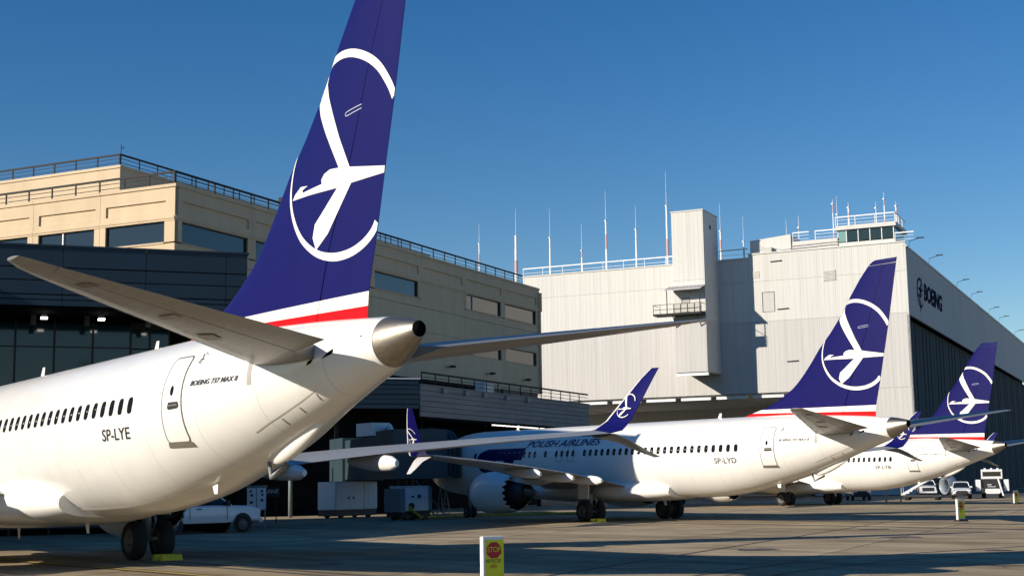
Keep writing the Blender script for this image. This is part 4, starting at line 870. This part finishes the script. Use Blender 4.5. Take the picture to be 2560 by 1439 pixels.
# tan maintenance stand and mobile stairs
SD = thing("maintenance_stand", "small tan framed work stand under the farthest airliner's tail", "work stand", (-15.6, 82.0, 0), R(-55))
for x in (-.5, .5):
    for y in (-.6, .6): MB().tube([(x, y, 0), (x * .85, y * .9, 1.35)], .045, 6).build("leg", WOOD, SD)
MB().box(-.5, .5, -.65, .65, 1.33, 1.42).build("platform", WOOD, SD)
for y in (-.58, .58): MB().tube([(.5, y, .12), (-.44, y * .95, 1.2)], .035, 6).build("brace", WOOD, SD); MB().box(-.5, .5, y - .04, y + .04, .10, .18).build("foot_rail", WOOD, SD)
for x in (-.5, .5): MB().box(x - .04, x + .04, -.6, .6, .10, .18).build("foot_rail", WOOD, SD)
AS = thing("mobile_stairs", "white mobile boarding stairs parked beyond the tan work stand", "stairs", (-26.5, 99.6, 0), R(-62))
MB().prism([(-1.6, .55), (1.5, 2.3), (2.2, 2.3), (2.2, 2.1), (1.55, 2.1), (-1.4, .42)], 'x', -.62, -.56).build("stringer", CARW, AS); MB().prism([(-1.6, .55), (1.5, 2.3), (2.2, 2.3), (2.2, 2.1), (1.55, 2.1), (-1.4, .42)], 'x', .56, .62).build("stringer", CARW, AS)
for k in range(9): MB().box(-.56, .56, -1.45 + k * .34, -1.2 + k * .34, .62 + k * .195, .66 + k * .195).build("step", CARTG, AS)
for x in (-.6, .6): MB().tube([(x, -1.5, .6), (x, -1.5, 1.5), (x, 1.6, 3.2), (x, 2.2, 3.2), (x, 2.2, 2.3)], .03, 6).build("handrail", CARW, AS)
MB().box(-.8, .8, -1.4, 2.3, .3, .5).build("chassis", PLAS, AS)
for y in (-1., 1.8):
    for x in (-.7, .7):
        o = MB().lathe([(-.09, .05), (-.1, .26), (.1, .26), (.09, .05)], 'x', (x, y, .26), 18).build("wheel", TYRE, AS, True)

# ------------------------------------------------------------------ ground equipment by the building
GP = thing("generator_cart", "long white generator cart in shade near the middle airliner's nose", "generator", (-24.1, 35.1, 0), R(109))
bevel(MB().box(-2.15, 2.15, -.8, .8, .55, 2.4).build("housing", CARTW, GP), .05)
for a, b in ((-2.1, .72), (.76, 1.12), (1.16, 2.1)): MB().box(a, b, -.83, -.802, .68, 2.28).build("door_panel", CARTW, GP)
MB().box(.72, .76, -.825, -.80, .6, 2.3).build("door_gap", PLAS, GP)
MB().box(-2.1, 2.1, -.78, .78, .14, .54).build("skirt", PLAS, GP)
for x in (-.88, -.38): MB().box(x - .07, x + .07, -.86, -.83, 1.25, 1.42).build("latch", PLAS, GP)
for x in (-1.4, 1.4):
    for y in (-.6, .6): wheel("wheel", .32, .2, GP, (x, y, .32))
MB().tube([(2.1, 0, .45), (3.0, 0, .3)], .05, 6).build("tow_bar", PLAS, GP)
PC = thing("air_cart", "square white air conditioning cart with yellow hose beside it", "cart", (-13.7, 33.4, 0), R(100))
bevel(MB().box(-1.0, .95, -.7, .7, .55, 1.98).build("housing", CARTW, PC), .05)
MB().box(-1.45, -1.0, -.7, .7, .5, 1.9).build("radiator_end", CARTG, PC); MB().box(.96, 1.2, -.7, .7, .6, 1.98).build("end_panel", CARTG, PC); MB().box(-1.02, .97, -.74, .74, 1.985, 2.05).build("lid", CARTW, PC)
MB().box(-1.3, 1.1, -.66, .66, .2, .54).build("skirt", PLAS, PC); MB().box(-.5, -.28, -.73, -.70, 1.36, 1.46).build("label_plate", INKB, PC); MB().box(0, .28, -.73, -.70, 1.32, 1.52).build("gauge_panel", INKB, PC); MB().lathe([(0, .2), (.1, .2)], 'y', (-.55, -.82, .85), 18, True).build("hose_port", PLAS, PC)
for x in (-.75, .7):
    for y in (-.55, .55): wheel("wheel", .28, .18, PC, (x, y, .28))
MB().tube([(1.2, .3, 1.2), (1.35, .3, .9), (1.0, .3, .35)], .04, 6).build("handle", STEEL, PC)
hz = [(-12.85, 32.8, .85), (-12.8, 33.1, .5), (-12.95, 33.7, .17), (-14.2, 35.0, .12), (-15.6, 37.2, .12), (-16.2, 39.2, .12), (-15.4, 41.8, .12), (-14.2, 44.3, .12), (-11.8, 45.2, .12), (-8, 44.6, .12)]
hp = []
for i in range(len(hz) - 1):
    for k in range(6): t = k / 6; hp.append(tuple(Vector(hz[i]).lerp(Vector(hz[i + 1]), t)))
tag(MB().tube(hp, .09, 10).build("ground_hose", M("hose_yellow", (.36, .31, .03), .7, var=.2), None, True), "yellow green air hose lying on the ground past the engine", "hose")
EC = thing("electrical_cabinet", "grey electrical cabinet on thin legs right of the white pickup", "cabinet", (-5.2, 18.7, 0), R(62))
bevel(MB().box(-.35, .6, -.45, .5, .95, 2.12).build("housing", CARTG, EC), .02); MB().box(-.40, .65, -.5, .55, 2.12, 2.18).build("cap", CARTG, EC)
for a, b in ((-.33, .10), (.15, .58)): MB().box(a, b, -.48, -.452, 1.0, 2.06).build("door", CARTW, EC)
for x, z, w in ((-.15, 1.9, .1), (-.1, 1.7, .14), (-.12, 1.35, .16), (.4, 1.9, .12), (.42, 1.72, .1), (.4, 1.45, .14)): MB().box(x - w / 2, x + w / 2, -.495, -.482, z - .06, z + .06).build("placard", INKB, EC)
for x, y in ((-.3, -.42), (.55, -.42), (-.3, .45), (.55, .45)): MB().box(x - .03, x + .03, y - .03, y + .03, 0, .95).build("leg", CARTG, EC)
tag(MB().tube([(0, 0, 0), (0, 0, 4.6)], .14, 12).build("steel_column", CARTG, None, True), "pale steel column standing left of the long generator cart", "column").location = (-29.5, 33.6, 0)
LS = thing("lane_sign", "small dark sign with white LANE lettering behind the cabinet", "sign", (-16.5, 25.0, 0), R(60))
MB().box(-.9, .9, -.02, .02, 1.55, 2.1).build("board", PLAS, LS); MB().box(-.8, -.1, -.035, -.022, 1.75, 1.95).build("faded_word", M("faded_brown", (.10, .07, .06), .7), LS)
decal(fit_text("LANE", .0, .82, 1.74, 1.97), lambda a, b: (a, -.03, b), "lettering", SIGNW, LS, 0)
for x in (-.7, .7): MB().box(x - .03, x + .03, -.03, .03, 0, 1.55).build("post", PLAS, LS)
LD = thing("step_ladder", "grey step ladder left of the middle airliner's engine", "ladder", (-15.5, 37.1, 0), R(80))
for x in (-.25, .25): MB().tube([(x, -.5, 0), (x * .7, 0, 2.0)], .035, 6).build("rail", STEEL, LD); MB().tube([(x, .5, 0), (x * .7, .05, 2.0)], .03, 6).build("rail", STEEL, LD)
for k in range(6): MB().box(-.24 + .012 * k, .24 - .012 * k, -.46 + .08 * k, -.38 + .08 * k, .28 + .3 * k, .31 + .3 * k).build("rung", STEEL, LD)

# ------------------------------------------------------------------ stop signs
def stop_sign(loc, rz, lab, top=True):
    t = thing("stop_sign", lab, "sign", loc, rz, "yellow stop panels on the apron")
    bevel(MB().box(-.245, .245, -.02, .05, .10, 1.03).build("panel", SIGNW, t), .02); MB().box(-.205, .232, -.026, -.021, .14, .955).build("yellow_face", SIGNY, t)
    MB().box(-.25, -.205, -.06, .06, .08, 1.02).build("edge_post", SIGNW, t)
    oc = [(.01 + .178 * math.cos(R(22.5 + 45 * k)), .76 + .165 * math.sin(R(22.5 + 45 * k))) for k in range(8)]
    raw("octagon", [(x, -.030, z) for x, z in oc], [list(range(8))], SIGNR, t)
    decal(fit_text("STOP", -.14, .16, .725, .825), lambda a, b: (a, -.034, b), "stop_lettering", SIGNY, t, 0)
    decal(fit_text("RESTRICTED", -.17, .17, .525, .59), lambda a, b: (a, -.032, b), "restricted_lettering", INK, t, 0)
    decal(fit_text("AREA", -.075, .075, .425, .495), lambda a, b: (a, -.032, b), "area_lettering", SIGNR, t, 0)
    MB().box(-.28, .28, -.16, .22, 0, .08).build("base", PLAS, t)
stop_sign((37.45, 2.54, 0), R(85), "yellow STOP panel sign in the foreground at the bottom edge")
stop_sign((18.7, 43.4, 0), R(82), "small yellow STOP panel sign standing before the white SUV")
stop_sign((-4.1, 82.0, 0), R(80), "thin pale stop panel at the far right edge of the apron")

# stanchions and a tow bar in the shade by the air cart
for i, (x, y, lab) in enumerate(((-17.5, 35.2, "thin grey stanchion nearest the square white cart"), (-18.2, 36.3, "thin grey stanchion second from the square white cart"), (-16.8, 36.0, "thin grey stanchion closest to the step ladder"))):
    t = thing("stanchion", lab, "stanchion", (x, y, 0), 0, "stanchions by the jet bridge")
    MB().tube([(0, 0, .05), (0, 0, 1.25)], .035, 8).build("post", CARTG, t, True); MB().lathe([(0, .02), (0, .2), (.06, .18), (.06, .02)], 'z', (0, 0, 0), 16).build("base", PLAS, t)

# tar seams, tyre marks, oil spots and cracks on the concrete
TAR = M("tar_seam", (.035, .032, .03), .8); TYM = M("tyre_mark", (.10, .085, .068), .9, var=.3, scale=1.5); OIL = M("oil_spot", (.075, .065, .055), .6, var=.3, scale=2)
def seam_line(p0, p1, w, name, mat, z, wob=.03, n=26):
    p0, p1 = Vector(p0), Vector(p1); d = (p1 - p0); q = Vector((-d.y, d.x)).normalized()
    pts = [tuple(p0 + d * k / n + q * random.uniform(-wob, wob)) for k in range(n + 1)]
    painted(pts, [w * random.uniform(.6, 1.25) for _ in pts], z, name, mat)
for (u, v0, v1) in ((49.0 - .2, -22, 62), (33.6, -12, 62), (18.4, 4, 60)):
    a, b = UV(u, v0), UV(u, v1); seam_line((a.x, a.y), (b.x, b.y), .11, "tar_seam", TAR, .005)
for (v, u0, u1) in ((-5.6, 20, 56), (9.6, 8, 54), (24.8, 2, 52), (47.6, 2, 50)):
    a, b = UV(u0, v), UV(u1, v); seam_line((a.x, a.y), (b.x, b.y), .10, "tar_seam", TAR, .005)
for y0 in (-2.9, -2.3, 2.3, 2.9):
    painted(smooth_line([(58, y0 + 2.6), (44, y0 + 1.1), (32, y0 + .35), (22, y0), (20.5, y0)], 6), [.2 * random.uniform(.7, 1.2) for _ in range(25)], .007, "tyre_mark", TYM)
for y0 in (35.4, 36.0, 40.6, 41.2):
    painted(smooth_line([(52, y0 - 3.4), (36, y0 - 1.2), (20, y0 - .1), (2.5, y0)], 6), [.22 * random.uniform(.7, 1.2) for _ in range(19)], .007, "tyre_mark", TYM)
painted(smooth_line([(47, -4), (40, 6), (37, 16), (38, 30), (43, 44)], 8), [.16 * random.uniform(.6, 1.2) for _ in range(33)], .008, "tyre_mark", TYM)
painted(smooth_line([(45.3, -4.4), (38.3, 6), (35.3, 16.2), (36.3, 30.4), (41.4, 44.6)], 8), [.16 * random.uniform(.6, 1.2) for _ in range(33)], .008, "tyre_mark", TYM)
for x, y, r in ((34, 9, .5), (30.2, 17.5, .7), (28, 27, .9), (38.4, 12.2, .35), (26.5, 5.2, .4), (22, 33, .8), (36, 21, .45), (15, 47, 1.0), (8, 60, 1.1), (31, 13.5, .3), (40.6, 17.0, .4)):
    raw("oil_spot", [(x + r * random.uniform(.6, 1.1) * math.cos(2 * math.pi * k / 14), y + r * random.uniform(.6, 1.1) * math.sin(2 * math.pi * k / 14), .0085) for k in range(14)], [list(range(14))], OIL, apron)
for x, y, a, L in ((33.5, 11.5, 20, 5), (37.8, 16.5, -35, 4), (27, 20, 65, 6), (24, 38, 10, 7), (40, 9.5, 80, 3.5)):
    seam_line((x, y), (x + L * math.cos(R(a)), y + L * math.sin(R(a))), .035, "crack", TAR, .0055, .16, 14)
